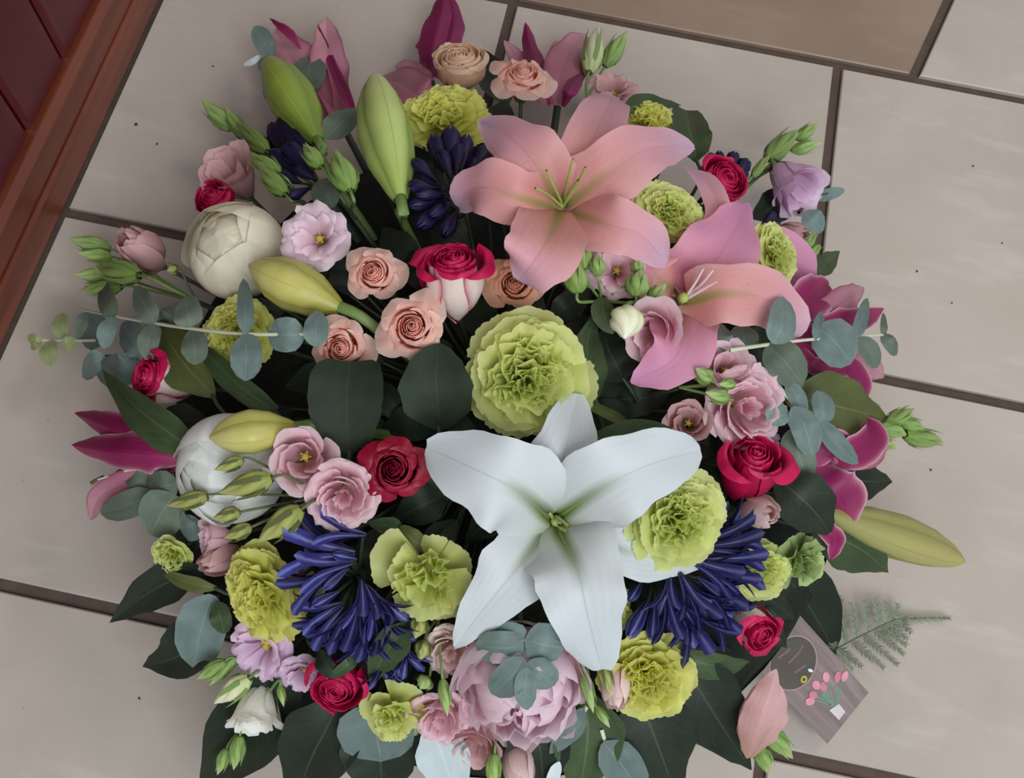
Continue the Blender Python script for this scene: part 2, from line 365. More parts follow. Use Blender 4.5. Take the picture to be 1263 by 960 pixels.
E1, E2 = V2(at_z(1130, 88, 0)), V2(at_z(1170, 0, 0)); ED = (E2-E1).normalized(); EN = Vector((-ED.y, ED.x))
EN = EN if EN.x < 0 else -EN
for iy in range(-6, 4):
    for ix in range(-2, 4):
        x0 = ix*T if ix > -2 else -6*T; q = [Vector((x0, iy*T)), Vector(((ix+1)*T, iy*T)), Vector(((ix+1)*T, (iy+1)*T)), Vector((x0, (iy+1)*T))]
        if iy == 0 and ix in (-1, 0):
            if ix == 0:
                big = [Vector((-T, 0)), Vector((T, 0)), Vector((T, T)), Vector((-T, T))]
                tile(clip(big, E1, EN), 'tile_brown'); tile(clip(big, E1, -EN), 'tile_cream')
            continue
        tile(q, 'tile_cream', random.Random(ix*31+iy*7).uniform(-.0006, .0004))

# ------------------------------------------------------------------ wooden door and wall
def slab(name, mat, parent, a0, a1, n0, n1, z0, z1, along='x', bev=.003):
    # box in the door's frame: a along the foot, n out into the room, z up
    def P(a, n, z): return Vector((DA.x+DD.x*a+DN.x*n, DA.y+DD.y*a+DN.y*n, z))
    b = bev
    ring = lambda n, i: [(a0+i, n, z0+i), (a1-i, n, z0+i), (a1-i, n, z1-i), (a0+i, n, z1-i)]
    R4 = ring(n0, 0)+ring(n1-b, 0)+ring(n1, b)
    F = [(0, 1, 2, 3), (8, 9, 10, 11)]
    for k in (0, 4):
        for i in range(4): F.append((k+i, k+(i+1) % 4, k+4+(i+1) % 4, k+4+i))
    me = bpy.data.meshes.new(name); me.from_pydata([tuple(P(*r)) for r in R4], [], F)
    uv = me.uv_layers.new(name='UVMap').data
    for l in me.loops:
        r = R4[l.vertex_index]; g = (r[0], r[2]+r[1]) if along == 'x' else (r[2], r[0]+r[1]); uv[l.index].uv = g
    me.materials.append(MAT[mat]); o = link(bpy.data.objects.new(name, me))
    if parent: o.parent = parent
    return o
door = struct(link(bpy.data.objects.new('door_1', None)), 'dark red-brown wooden door of upright boards with a lower rail')
slab('bottom_rail', 'wood_rail', door, -.45, .85, -.03, .0, .004, .040)
slab('rail_moulding', 'wood_rail', door, -.45, .85, -.03, -.002, .040, .078, bev=.006)
g0 = (V2(at_z(85, 75, .078))-DA).dot(DD); g1 = (V2(at_z(45, 165, .078))-DA).dot(DD); pw = abs(g0-g1)
for k in range(-5, 8):
    a = g1+k*pw
    slab('board', 'wood_board', door, a+.0015, a+pw-.0015, -.032, -.013, .078, 2.0, 'z', .004)
slab('backing', 'wood_board', door, g1-5*pw, g1+8*pw, -.04, -.030, .0, 2.0, 'z', .001)
struct(slab('wall_left', 'plaster', None, -2.2, 2.4, -.16, -.041, 0, 2.4), 'pale plaster wall behind the wooden door')

# ------------------------------------------------------------------ base of the arrangement
ANCH = Vector((DC.x, DC.y, .045))
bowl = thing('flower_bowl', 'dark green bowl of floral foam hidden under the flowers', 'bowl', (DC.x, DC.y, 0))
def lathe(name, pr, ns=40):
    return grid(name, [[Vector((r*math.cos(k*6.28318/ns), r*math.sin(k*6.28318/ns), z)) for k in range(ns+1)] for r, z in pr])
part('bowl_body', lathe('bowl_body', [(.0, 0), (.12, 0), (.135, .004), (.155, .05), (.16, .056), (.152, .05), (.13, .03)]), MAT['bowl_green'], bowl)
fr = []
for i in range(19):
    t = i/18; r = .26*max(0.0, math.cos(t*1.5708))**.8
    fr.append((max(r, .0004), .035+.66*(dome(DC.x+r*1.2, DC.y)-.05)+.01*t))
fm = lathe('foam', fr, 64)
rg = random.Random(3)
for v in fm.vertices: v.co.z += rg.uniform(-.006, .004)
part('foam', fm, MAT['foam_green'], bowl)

# ------------------------------------------------------------------ flower builders
def facing(px, py, tilt):
    if tilt is None: tilt = (.55*(px-632)/480, -.55*(py-480)/480+.05)
    return (CB + CX*tilt[0] + CU*tilt[1]).normalized()
def frame(f, roll):
    y = (CU - f*CU.dot(f)); y = (CX - f*CX.dot(f)) if y.length < .05 else y
    y.normalize(); x = y.cross(f); m = Matrix((x, y, f)).transposed()
    return m @ Matrix.Rotation(R(roll), 3, 'Z')
def stem(root, p0, r=.0024, mat='stem_dark', dirn=None):
    p0 = Vector(p0); e = p0.lerp(ANCH, .8)
    mid = p0.lerp(e, .35) + ((dirn*-.02) if dirn else Vector((0, 0, -.006)))
    part('stem', grid('stem', tube_rows([p0, mid, e], r, r, 6, 6)), MAT[mat], root, world=True)
def head(name, label, cat, px, py, rad, dz, tilt, roll, group=None, depth=.5):
    p = S(px, py, dz); f = facing(px, py, tilt); s = rad*M(p)
    o = thing(name, label, cat, p, frame(f, roll), s, group); stem(o, p-f*s*depth, max(.0018, s*.06), dirn=f); return o
def rev_rows(prof, half, spiral=0.0, rnd=.3, ruf=0.0, rfq=3.0, nu=10, nv=9, seed=0, point=0.0, base=.5, out=False):
    rg = random.Random(seed); ph = rg.uniform(0, 6.28); ph3 = rg.uniform(0, 6.28); C = spline([Vector((r, 0, z)) for r, z in prof], 60); rows = []
    for i in range(nv+1):
        v = i/nv; row = []
        for j in range(nu+1):
            u = 1-2*j/nu
            if out: u = -u
            vv = v*(1-rnd*abs(u)**2.6) + (point*v*max(0, 1-abs(u)*4) if point else 0)
            c = C[max(0, min(60, int(round(vv*60))))] if vv >= 1 else C[int(vv*60)].lerp(C[min(60, int(vv*60)+1)], vv*60-int(vv*60))
            ang = R(half)*u*min(1.0, base+(1-base)*1.6*v)
            w = ruf*v**2.5*(math.sin(rfq*u*3.14+ph)+.5*math.sin(rfq*2.3*u*3.14+ph3))
            r = max(.004, c.x*(1+spiral*u)+w*.5); row.append(Vector((r*math.cos(ang), r*math.sin(ang), c.z+w)))
        rows.append(row)
    return rows
CACHE = {}
def cached(key, fn):
    if key not in CACHE: CACHE[key] = fn()
    return CACHE[key]
def with_mat(me, mat):                       # one shared mesh for each shape and colour
    key = (me.name, mat)
    def f():
        c = me.copy(); c.materials.clear(); c.materials.append(MAT[mat]); return c
    return cached(key, f)
def calyx_me():
    g = []
    for k in range(5):
        q = Matrix.Rotation(k*1.2566, 3, 'Z'); g.append([[q @ p for p in r] for r in rev_rows([(.04, -.75), (.2, -.6), (.27, -.4), (.34, -.2), (.5, -.12)], 34, rnd=.8, nu=4, nv=6, out=True)])
    return joined('calyx', g)
def rose(px, py, rad, mat, label, dz=1.5, tilt=None, roll=0, N=28, shape='open', seed=0, group=None, inner=None, no=6):
    o = head('rose', label, 'rose', px, py, rad, dz, tilt, roll, group)
    rg = random.Random(seed)
    for k in range(N):
        def mk(k=k):
            t = k/(N-1); rr = random.Random(k*7+len(shape))
            if shape == 'open': rk, zt, fl, hf = .05+.50*t**1.05, .50-.40*t**1.7, .50*t**2.4, 88-42*t
            elif shape == 'tight': rk, zt, fl, hf = .07+.68*t**.95, .62-.10*t**2, .22*t**3, 88-34*t
            else: rk, zt, fl, hf = .07+.60*t**.95, .80-.16*t**2, .42*t**4, 88-34*t      # tall
            zb = -.55 if shape != 'tall' else -1.1
            cl = 1-.20*(1-t)**.7; pr = [(.04, zb), (rk*.76, zb*.5), (rk*1.06, 0), (rk*1.04, zt*.70), (rk*cl+fl*.35, zt), (rk*cl*(1-.16*(1-t))+fl, zt-.10*t-.10*t*t)]
            return grid('rose_petal', rev_rows(pr, hf, .10, .20, .014+.035*t*t, 1.6, 12, 10, k+40, .10*t*t))
        me = with_mat(cached(('rose', shape, N, k), mk), inner if inner and k < N-no else mat)
        s = rg.uniform(.94, 1.06)
        part('petal', me, None, o, rot=(rg.uniform(-.05, .05), rg.uniform(-.05, .05), k*2.39996+rg.uniform(-.2, .2)), scale=(s, s, rg.uniform(.95, 1.05)))
    part('calyx', with_mat(cached('calyx', calyx_me), 'sepal_green'), None, o, loc=(0, 0, -.05))
    return o
def peony(px, py, rad, mat, label, dz=1.5, tilt=None, roll=0, N=20, loose=0.0, seed=0):
    o = head('peony', label, 'peony', px, py, rad, dz, tilt, roll)
    rg = random.Random(seed)
    for k in range(N):
        def mk(k=k):
            t = k/(N-1); rk = (.72+.26*t) if not loose else (.42+.56*t**.8); th = 182-(44+60*loose)*t**1.3; pr = []
            for q in range(7):
                a = R(12+(th-12)*q/6); fl = 1+loose*.55*t*(q/6)**3
                pr.append((max(.03, rk*math.sin(a)*fl), -rk*math.cos(a)*.92))
            return grid('peony_petal', rev_rows(pr, 66-4*t, .04, .22, (.016+.13*loose), 1.6+2.2*loose, 18, 12, k+90))
        me = with_mat(cached(('peony', loose, N, k), mk), mat)
        part('petal', me, None, o, rot=(rg.uniform(-.2, .2), rg.uniform(-.2, .2), k*2.39996+rg.uniform(-.3, .3)), scale=rg.uniform(.95, 1.04))
    def core():
        return grid('inner_petals', [[Vector((.62*math.sin(t*.2618)*math.cos(q*.5236)*(1+.05*math.sin(q*2.6+t)), .62*math.sin(t*.2618)*math.sin(q*.5236)*(1+.05*math.sin(q*2.6+t)), -.62*math.cos(t*.2618)+.06*math.sin(q*1.57)*math.sin(t*.2618))) for q in range(13)] for t in range(13)])
    part('inner_petals', with_mat(cached(('pcore', loose), core), mat), None, o, scale=1.22 if not loose else .7)
    part('calyx', with_mat(cached('calyx', calyx_me), 'sepal_green'), None, o, loc=(0, 0, -.55), scale=1.3)
    return o
LIS = {'open': ([(.06, -.95), (.22, -.55), (.48, -.12), (.85, .06), (1.05, -.04)], [(.05, -.9), (.18, -.5), (.36, -.08), (.58, .16), (.74, .2)], 46, 6, 5),
       'cup':  ([(.06, -1.1), (.36, -.75), (.60, -.2), (.74, .22), (.98, .42)], [(.05, -1.0), (.28, -.6), (.42, -.1), (.48, .3), (.56, .5)], 50, 6, 5),
       'bud':  ([(.06, -1.2), (.44, -.8), (.60, -.2), (.50, .38), (.34, .74)], [(.05, -1.1), (.3, -.6), (.40, 0), (.30, .55), (.16, .88)], 62, 5, 4),
       'double': ([(.06, -.9), (.35, -.5), (.70, -.1), (.95, .1), (1.08, .02)], [(.05, -.9), (.3, -.5), (.52, 0), (.62, .34), (.70, .42)], 44, 8, 9)}
def lisianthus(px, py, rad, mat, label, shape='open', dz=1.5, tilt=None, roll=0, seed=0, group=None, center=True):
    o = head('lisianthus', label, 'lisianthus', px, py, rad, dz, tilt, roll, group, 1.0)
    a, b, hf, na, nb = LIS[shape]; rg = random.Random(seed)
    ruf = .07 if shape in ('open', 'double') else .035
    for ring, (pr, n) in enumerate(((a, na), (b, nb))):
        for k in range(n):
            me = with_mat(cached(('lis', shape, ring, k % 4), lambda: grid('lisianthus_petal', rev_rows(pr, hf, .16, .26, ruf, 2.4, 12, 10, k % 4+ring*10, .02))), mat)
            part('petal', me, None, o, rot=(rg.uniform(-.1, .1), rg.uniform(-.1, .1), k*6.2832/n+ring*.5+rg.uniform(-.15, .15)), scale=rg.uniform(.9, 1.06))
    if shape == 'double':
        for k in range(5):
            me = with_mat(cached(('lis', 'core', k % 3), lambda: grid('lisianthus_petal', rev_rows([(.03, -.6), (.14, -.2), (.2, .2), (.26, .42)], 70, .2, .2, .06, 2.6, 10, 8, k+70))), mat)
            part('petal', me, None, o, rot=(0, 0, k*1.4), scale=rg.uniform(.85, 1.1))
    elif center and shape != 'bud':
        def pist():
            g = [[[Vector((r*math.cos(q*.7854), r*math.sin(q*.7854), z)) for q in range(9)] for r, z in [(.05, -.8), (.07, -.35), (.14, -.22), (.15, -.12), (.09, -.04), (.01, -.02)]]]
            for q in range(5):
                c = Vector((math.cos(q*1.257)*.15, math.sin(q*1.257)*.15, -.18)); g.append(tube_rows([Vector((0, 0, -.6)), c, c*1.35+Vector((0, 0, .05))], .035, .045, 5, 4))
            return joined('pistil', g)
        part('pistil', with_mat(cached('pist', pist), 'pistil_yellow'), None, o, loc=(.05, .04, -.12), scale=.72)
    part('calyx', with_mat(cached('calyx', calyx_me), 'sepal_green'), None, o, loc=(0, 0, -.5), scale=(.8, .8, 1.1))
    return o
def fan_rows(half, A, kk, curl, ser, seed, nu=26, nv=8):
    rg = random.Random(seed); p1, p2 = rg.uniform(0, 6.28), rg.uniform(0, 6.28); rows = []
    jag = [rg.uniform(-1, 1) for _ in range(nu+1)]
    for i in range(nv+1):
        v = .03+.97*i/nv; row = []
        for j in range(nu+1):
            u = -1+2*j/nu; r = v*(1-.10*abs(u)**3) + (ser*jag[j] if i == nv else 0); a = R(half)*u
            z = A*v**1.6*(math.sin(kk*u+p1)+.5*math.sin(kk*1.9*u+p2)*v) + curl*v*v
            row.append(Vector((r*math.cos(a), r*math.sin(a), z)))
        rows.append(row)
    return rows
def carnation(px, py, rad, mat, label, dz=1.5, tilt=None, roll=0, seed=0, squash=(1, 1), full=1.0, group=None):
    o = head('carnation', label, 'carnation', px, py, rad, dz, tilt, roll, group, .6)
    if squash != (1, 1):
        o.scale = (o.scale[0]*squash[0], o.scale[1]*squash[1], o.scale[2])
    rg = random.Random(seed)
    kinds = [('outer', 37, .05, 3.4, -.06, .025), ('mid', 38, .085, 5, -.02, .03), ('inner', 40, .15, 4.6, .04, .02), ('core', 40, .20, 5.2, .0, .018)]
    rings = [(9, 8, 1.0, 0, 0), (8, 20, .93, 0, 0), (8, 33, .82, 1, 0), (8, 46, .70, 1, .05), (9, 58, .58, 2, .16), (10, 70, .50, 3, .24), (9, 78, .48, 3, .12), (5, 86, .50, 3, .03)]
    q = 0
    for n, el, ln, kd, off in rings:
        n = max(4, int(n*full))
        if full < .75 and q in (1, 3, 6): q += 1; continue
        for k in range(n):
            name, hf, A, kk, cu, se = kinds[kd]; vi = (q*5+k) % 5
            me = with_mat(cached(('fan', name, vi), lambda: grid('carnation_petal', fan_rows(hf, A, kk, cu, se, vi+kd*9))), mat)
            s = ln*(rg.uniform(.88, 1.08) if full > .75 else rg.uniform(.7, 1.25))
            az = k*6.2832/n+q*.37+rg.uniform(-.22, .22)
            ax = off*rg.uniform(.6, 1.5)
            part('petal', me, None, o, loc=(ax*math.cos(az), ax*math.sin(az), -.26+.035*q), rot=(rg.uniform(-.2, .2)+(rg.uniform(-.5, .5) if kd > 1 else 0), -R(el+rg.uniform(-8, 8)), az), scale=s)
        q += 1
    def cal():
        return grid('calyx', [[Vector((r*math.cos(t*.5236), r*math.sin(t*.5236), z)) for t in range(13)] for r, z in [(.03, -.95), (.15, -.92), (.19, -.6), (.17, -.3), (.2, -.22)]])
    part('calyx', with_mat(cached('ccal', cal), 'sepal_green'), None, o)
    return o
# -- flowers and leaves that follow their own curves
def lily(name, label, center, petals, mat, cat='lily', dz=2, throat=True, fil=None, filmat='filament_green', anther=None, tall=1.0):
    c = S(center[0], center[1], dz); o = thing(name, label, cat, c); stem(o, c-CB*.004, .0035)
    for k, pt in enumerate(petals):
        path, w = pt[0], pt[1]; kw = dict(pt[2]) if len(pt) > 2 else {}
        m = kw.pop('mat', mat); P = px3(path); sc = M(P[len(P)//2])
        if throat: P = [c-CB*.010+(P[0]-c)*.3]+P
        tl = kw.pop('tilt', None); n = (CB+CX*tl[0]+CU*tl[1]).normalized() if tl else None
        kw.setdefault('prof', 'lily'); kw.setdefault('cup', -.14); kw.setdefault('ruf', .09); kw.setdefault('nu', 12); kw.setdefault('nv', 26); kw.setdefault('fold', .20); kw.setdefault('wav', .045)
        part('petal', grid('lily_petal', blade_rows(P, w*sc, n=n, seed=k+len(label), **kw)), MAT[m], o, world=True)
    if fil:
        for f in fil:
            P = px3(f); so = part('stamen', grid('stamen', tube_rows(P, .0011, .0008, 6, 8)), MAT[filmat], o, world=True)
            if anther:
                a = P[-1]; d = (CX*.7+CU*.4).normalized(); part('anther', grid('anther', tube_rows([a-d*.005, a+d*.005], .0017, .0012, 6, 4)), MAT[anther], o, world=True).parent = so
    if throat:
        pr = [(.006, -.004), (.006, .001), (.004, .004), (.0004, .0045)]
        rot = frame(facing(center[0], center[1], (0, 0)), 0)
        part('pistil', grid('pistil', [[c+rot @ Vector((r*.6*math.cos(t*.7854), r*.6*math.sin(t*.7854), z+.003)) for t in range(9)] for r, z in pr]), MAT['filament_green'], o, world=True)
    return o
BUDP = [(0, .24), (.12, .52), (.3, .85), (.5, 1), (.7, .88), (.86, .58), (.96, .27), (1, .06)]
BUDS = [(0, .34), (.14, .78), (.34, 1), (.55, .88), (.75, .52), (.9, .22), (1, .03)]
def bud_rows(B, Tp, r, ridges, span, off, twist=0.0, bul=.12, nu=8, nv=14, bend=None, bp=BUDP):
    C = spline([B, B.lerp(Tp, .5)+(bend or Vector((0, 0, 0))), Tp], nv); rows = []
    ax = (Tp-B).normalized(); a = ax.cross(CB)
    if a.length < .05: a = ax.cross(CX)
    a.normalize(); b = a.cross(ax)
    for i, c in enumerate(C):
        v = i/nv; row = []
        for j in range(nu+1):
            u = 1-2*j/nu; th = off+span*.5*u+twist*v; rr = r*table(bp, v)*(1+bul*(math.cos(u*1.5708)-.6))
            row.append(c+a*(rr*math.cos(th))+b*(rr*math.sin(th)))
        rows.append(row)
    return rows
def lily_bud(label, base, tip, w, mat, dzb=1.5, dzt=3.0, off=1.57, root=None, stemto=None):
    B, Tp = S(base[0], base[1], dzb), S(tip[0], tip[1], dzt); o = thing('lily_bud', label, 'flower bud', B)
    r = w*.5*M(B.lerp(Tp, .5))
    for k in range(3):
        part('tepal', grid('tepal', [list(reversed(x)) for x in bud_rows(B, Tp, r, 3, 2.16, off+k*2.0944, .1, .20, bend=CB*.004)]), MAT[mat], o, world=True)
    ax = (Tp-B).normalized(); e = S(*stemto) if stemto else B-ax*.05-Vector((0, 0, .03))
    part('stem', grid('stem', tube_rows([B+ax*.004, B-ax*.018, e, e.lerp(ANCH, .6)], .0042, .003, 8, 10)), MAT['stem_green'], o, world=True)
    return o
def bud_spray(label, root, buds, mat='bud_green', dz=1.0, name='lisianthus_bud_spray', sep=True, rdz=-2.0, twist=1.6):
    A = S(root[0], root[1], rdz); o = thing(name, label, 'flower bud', A)
    part('stem', grid('stem', tube_rows([A, A.lerp(ANCH, .35), A.lerp(ANCH, .75)], .002, .002, 6, 5)), MAT['stem_dark'], o, world=True)
    for k, b in enumerate(buds):
        (bx, by), (tx, ty), w = b[0], b[1], b[2]; d = b[3] if len(b) > 3 else dz; m = b[4] if len(b) > 4 else mat
        B, Tp = S(bx, by, d), S(tx, ty, d+.6); ax = (Tp-B); L = ax.length; ax.normalize(); r = w*.5*M(B)
        g = [bud_rows(B, Tp, r, 5, 1.40, q*1.2566, twist, .22, 4, 10, bp=BUDS) for q in range(5)]
        bo = part('bud', joined('bud', [[list(reversed(x)) for x in gg] for gg in g]), MAT[m], o, world=True)
        if sep:
            gs = []; a = ax.cross(CB).normalized(); c = a.cross(ax)
            for q in range(5):
                dd = a*math.cos(q*1.2566)+c*math.sin(q*1.2566)
                gs.append(blade_rows([B-ax*.001, B+ax*L*.18+dd*r*.92, B+ax*L*.5+dd*r*1.12, B+ax*L*.78+dd*r*1.05], r*.22, 'leaf', dd, 0, 0, nu=2, nv=6))
            part('sepal', joined('sepal', gs), MAT['sepal_green' if m != 'bud_olive' else 'stem_olive'], o, world=True).parent = bo
        mid = B.lerp(A, .5)-ax*L*.12
        part('stem', grid('stem', tube_rows([B+ax*.002, B-ax*L*.22, mid, A], max(.0008, r*.13), max(.001, r*.15), 6, 9)), MAT['stem_green' if m != 'bud_olive' else 'stem_olive'], o, world=True)
    return o
def floret_me(open_):
    pr = [(.03, 0), (.08, .2), (.12, .40), (.24, .72), (.50, 1.0)] if open_ else [(.03, 0), (.08, .25), (.13, .55), (.13, .8), (.03, 1.0)]
    g = []
    for k in range(6):
        q = Matrix.Rotation(k*1.0472, 3, 'Z'); g.append([[q @ p for p in r] for r in rev_rows(pr, 25 if open_ else 33, .05, .36, .01, 2, 4, 8, k, 0, .9, out=True)])
    return joined('floret', g)
def agapanthus(label, center, florets, mat='agapanthus_blue', dz=1.0, cdz=-1.5, fat=1.4):
    A = S(center[0], center[1], cdz); o = thing('agapanthus', label, 'agapanthus', A); stem(o, A, .004)
    for k, f in enumerate(florets):
        (bx, by), (tx, ty) = f[0], f[1]; op = f[2] if len(f) > 2 else 1; d = f[3] if len(f) > 3 else dz
        B, Tp = S(bx, by, d-.4), S(tx, ty, d+.5); ax = Tp-B; L = ax.length
        me = with_mat(cached(('floret', op), lambda: floret_me(op)), mat)
        z = ax.normalized(); x = z.cross(CB)
        if x.length < .05: x = z.cross(CX)
        x.normalize(); y = z.cross(x); ro = Matrix((x, y, z)).transposed()
        w = max(L, .020)*fat*(1.0 if op else .95)
        c = part('floret', me, None, o); c.matrix_basis = Matrix.Translation(B-A) @ (ro @ Matrix.Rotation(k*1.1, 3, 'Z')).to_4x4() @ Matrix.Diagonal((w, w, L, 1))
        part('pedicel', grid('pedicel', tube_rows([B+z*.002, B.lerp(A, .5)+Vector((0, 0, .003)), A], .0011, .0014, 5, 6)), MAT['stem_dark'], o, world=True)
    return o
def leaf(label, path, w, mat='leaf_dark', name='leaf', cat='leaf', group=None, **kw):
    P = px3(path); o = thing(name, label, cat, P[0], group=group); sc = M(P[len(P)//2])
    kw.setdefault('cup', .1); kw.setdefault('fold', .16); kw.setdefault('ruf', .04)
    tl = kw.pop('tilt', None); n = (CB+CX*tl[0]+CU*tl[1]).normalized() if tl else None
    part('leaf_blade', grid('leaf_blade', blade_rows(P, w*sc, n=n, seed=len(label), **kw)), MAT[mat], o, world=True)
    d = (P[0]-P[1]).normalized(); e = P[0]+d*.02
    part('leaf_stalk', grid('leaf_stalk', tube_rows([P[0]-d*.003, e, e.lerp(ANCH, .3)], .0013, .0016, 5, 5)), MAT['stem_dark'], o, world=True)
    return o
def eucalyptus(label, stempath, leaves, mat='eucalyptus', smat='stem_pale', r=.0011, name='eucalyptus_sprig'):
    P = px3(stempath); o = thing(name, label, 'eucalyptus', P[0])
    part('stem', grid('stem', tube_rows(P, r*1.3, r*.8, 6, 16)), MAT[smat], o, world=True)
    for k, l in enumerate(leaves):
        Q = px3(l[0]); kw = dict(l[2]) if len(l) > 2 else {}; m = kw.pop('mat', mat); tl = kw.pop('tilt', (0, 0))
        n = (CB+CX*tl[0]+CU*tl[1]).normalized(); kw.setdefault('prof', 'round'); kw.setdefault('cup', .08)
        part('leaf', grid('leaf', blade_rows(Q, l[1]*M(Q[0]), n=n, ruf=.03, seed=k, nv=12, **kw)), MAT[m], o, world=True)
    return o

# ------------------------------------------------------------------ dark foliage deep in the arrangement
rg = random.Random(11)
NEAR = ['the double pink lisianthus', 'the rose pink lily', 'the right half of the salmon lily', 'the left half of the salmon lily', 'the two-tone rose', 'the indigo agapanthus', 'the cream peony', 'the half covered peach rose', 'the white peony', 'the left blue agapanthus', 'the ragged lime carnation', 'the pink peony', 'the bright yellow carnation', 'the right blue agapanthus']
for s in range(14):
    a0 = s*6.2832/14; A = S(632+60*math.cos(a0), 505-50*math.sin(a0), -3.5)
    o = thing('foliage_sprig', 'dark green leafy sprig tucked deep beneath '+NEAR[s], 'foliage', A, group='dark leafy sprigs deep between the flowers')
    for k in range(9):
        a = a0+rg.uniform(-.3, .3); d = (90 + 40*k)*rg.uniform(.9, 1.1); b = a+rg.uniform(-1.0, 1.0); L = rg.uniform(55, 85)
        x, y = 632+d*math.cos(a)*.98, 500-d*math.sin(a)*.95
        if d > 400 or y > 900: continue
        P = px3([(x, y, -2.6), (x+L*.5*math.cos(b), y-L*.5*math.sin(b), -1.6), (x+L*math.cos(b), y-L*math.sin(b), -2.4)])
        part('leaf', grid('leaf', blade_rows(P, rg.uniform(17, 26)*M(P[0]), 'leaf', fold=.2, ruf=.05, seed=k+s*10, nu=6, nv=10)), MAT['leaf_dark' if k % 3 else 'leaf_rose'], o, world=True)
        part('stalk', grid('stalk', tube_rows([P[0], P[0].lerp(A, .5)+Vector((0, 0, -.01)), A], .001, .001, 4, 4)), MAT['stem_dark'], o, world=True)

# ------------------------------------------------------------------ lilies
lily('lily', 'large salmon pink lily open wide at the top of the arrangement', (692, 252), [
    ([(700, 246, 2.5), (716, 205, 4.5), (734, 165, 5.5), (752, 128, 4.6), (757, 118, 2.8)], 37, dict(prof='lilyw')),
    ([(685, 256, 2.6), (645, 246, 5), (605, 232, 5.2), (578, 236, 3.8), (566, 256, 1.2)], 37, dict(prof='lilyw')),
    ([(704, 262, 2.6), (745, 276, 4.8), (790, 290, 5), (822, 325, 2.6)], 37, dict(prof='lilyw')),
    ([(688, 248, 3), (664, 208, 5.6), (632, 172, 6.2), (592, 150, 4.6)], 44, {}),
    ([(704, 250, 3), (752, 212, 5.8), (805, 182, 6.4), (856, 182, 4.4)], 42, {}),
    ([(690, 264, 3), (676, 296, 5.6), (656, 326, 5.8), (640, 346, 4)], 50, dict(prof='lilyw')),
  ], 'lily_pink', fil=[[(693, 250, 3), (684, 232, 5.5), (674, 210, 8)], [(695, 248, 3), (700, 225, 5.5), (707, 196, 8)], [(697, 250, 3), (712, 228, 5.5), (722, 206, 8)], [(690, 252, 3), (676, 240, 5), (660, 232, 7)], [(696, 252, 3), (704, 236, 5.5), (713, 222, 8)]])
lily('lily', 'pure white lily open wide at the front of the arrangement', (686, 642), [
    ([(682, 630, 1.8), (688, 590, 4), (700, 545, 5), (713, 486, 3.5)], 46, dict(prof='lilyw')),
    ([(676, 652, 1.8), (645, 692, 4), (610, 735, 4.5), (560, 798, 3)], 48, dict(prof='lily')),
    ([(704, 656, 1.2), (760, 676, 2.4), (820, 690, 2.4), (894, 684, 1.6)], 34, dict(prof='lily')),
    ([(674, 636, 3), (640, 606, 6), (592, 582, 6.6), (526, 552, 4.8)], 62, dict(prof='lilyw')),
    ([(698, 632, 3), (742, 602, 6.2), (800, 574, 6.8), (864, 556, 5)], 55, dict(prof='lilyw')),
    ([(692, 660, 3), (712, 702, 6), (724, 756, 6.2), (742, 826, 3.6)], 60, dict(prof='lilys', ruf=.11)),
  ], 'lily_white', fil=[[(684, 640, 3), (688, 644, 5), (690, 648, 6.2)], [(684, 640, 3), (692, 642, 5), (702, 650, 6.2)], [(682, 640, 3), (680, 636, 5), (676, 632, 6)], [(688, 642, 3), (690, 650, 5), (700, 656, 6)]])
lily('lily', 'rose pink lily facing right below the large salmon lily', (842, 368), [
    ([(866, 352, 0), (925, 325, .8), (975, 322, .6), (1008, 362, -1)], 44, dict(mat='lily_mauve')),
    ([(838, 362, .6), (870, 312, 1.8), (886, 266, 2.6), (872, 228, 2.8), (842, 204, 2.0)], 20, dict(fold=.5, prof='strap')),
    ([(848, 362, 1), (874, 332, 3), (902, 292, 3.6), (922, 250, 2.6)], 54, dict(mat='lily_mauve')),
    ([(836, 362, .6), (812, 344, 1.6), (800, 322, 2), (792, 300, 1.4)], 34, {}),
    ([(842, 380, 1), (842, 415, 2.8), (828, 446, 3.4), (778, 472, 2.2)], 46, dict(mat='lily_mauve')),
    ([(850, 372, 2), (892, 362, 4.4), (942, 368, 4.8), (972, 392, 3.8), (966, 420, 2)], 38, dict(prof='lilyw')),
  ], 'lily_pink', fil=[[(846, 366, 2), (858, 348, 4), (868, 330, 6)], [(848, 366, 2), (866, 350, 4), (880, 332, 6)], [(848, 368, 2), (872, 354, 4.5), (886, 346, 6)]], filmat='filament_pink')
lily('lily', 'crimson-edged pink lily with curled petals under the right eucalyptus sprig', (985, 420), [
    ([(975, 405, 0), (990, 378, 1), (1006, 362, 1), (1022, 352, 0)], 27, dict(fold=.5)),
    ([(985, 408, 0), (1018, 388, 1), (1046, 368, 1.2), (1064, 354, .4)], 20, dict(mat='lily_dusk')),
    ([(990, 412, 0), (1030, 400, 1), (1060, 395, 1), (1090, 382, 0)], 18, {}),
    ([(985, 428, 0), (1005, 452, .8), (1046, 452, .6), (1064, 478, -.2), (1058, 498, -1)], 15, dict(fold=.4)),
    ([(975, 415, 0), (1000, 425, .6), (1025, 436, .2), (1040, 445, -.5)], 34, {}),
    ([(1000, 425, -.6), (1040, 440, -.4), (1070, 452, -.8), (1090, 464, -1.5)], 20, dict(mat='lily_dusk')),
  ], 'lily_magenta', dz=-1, throat=False)
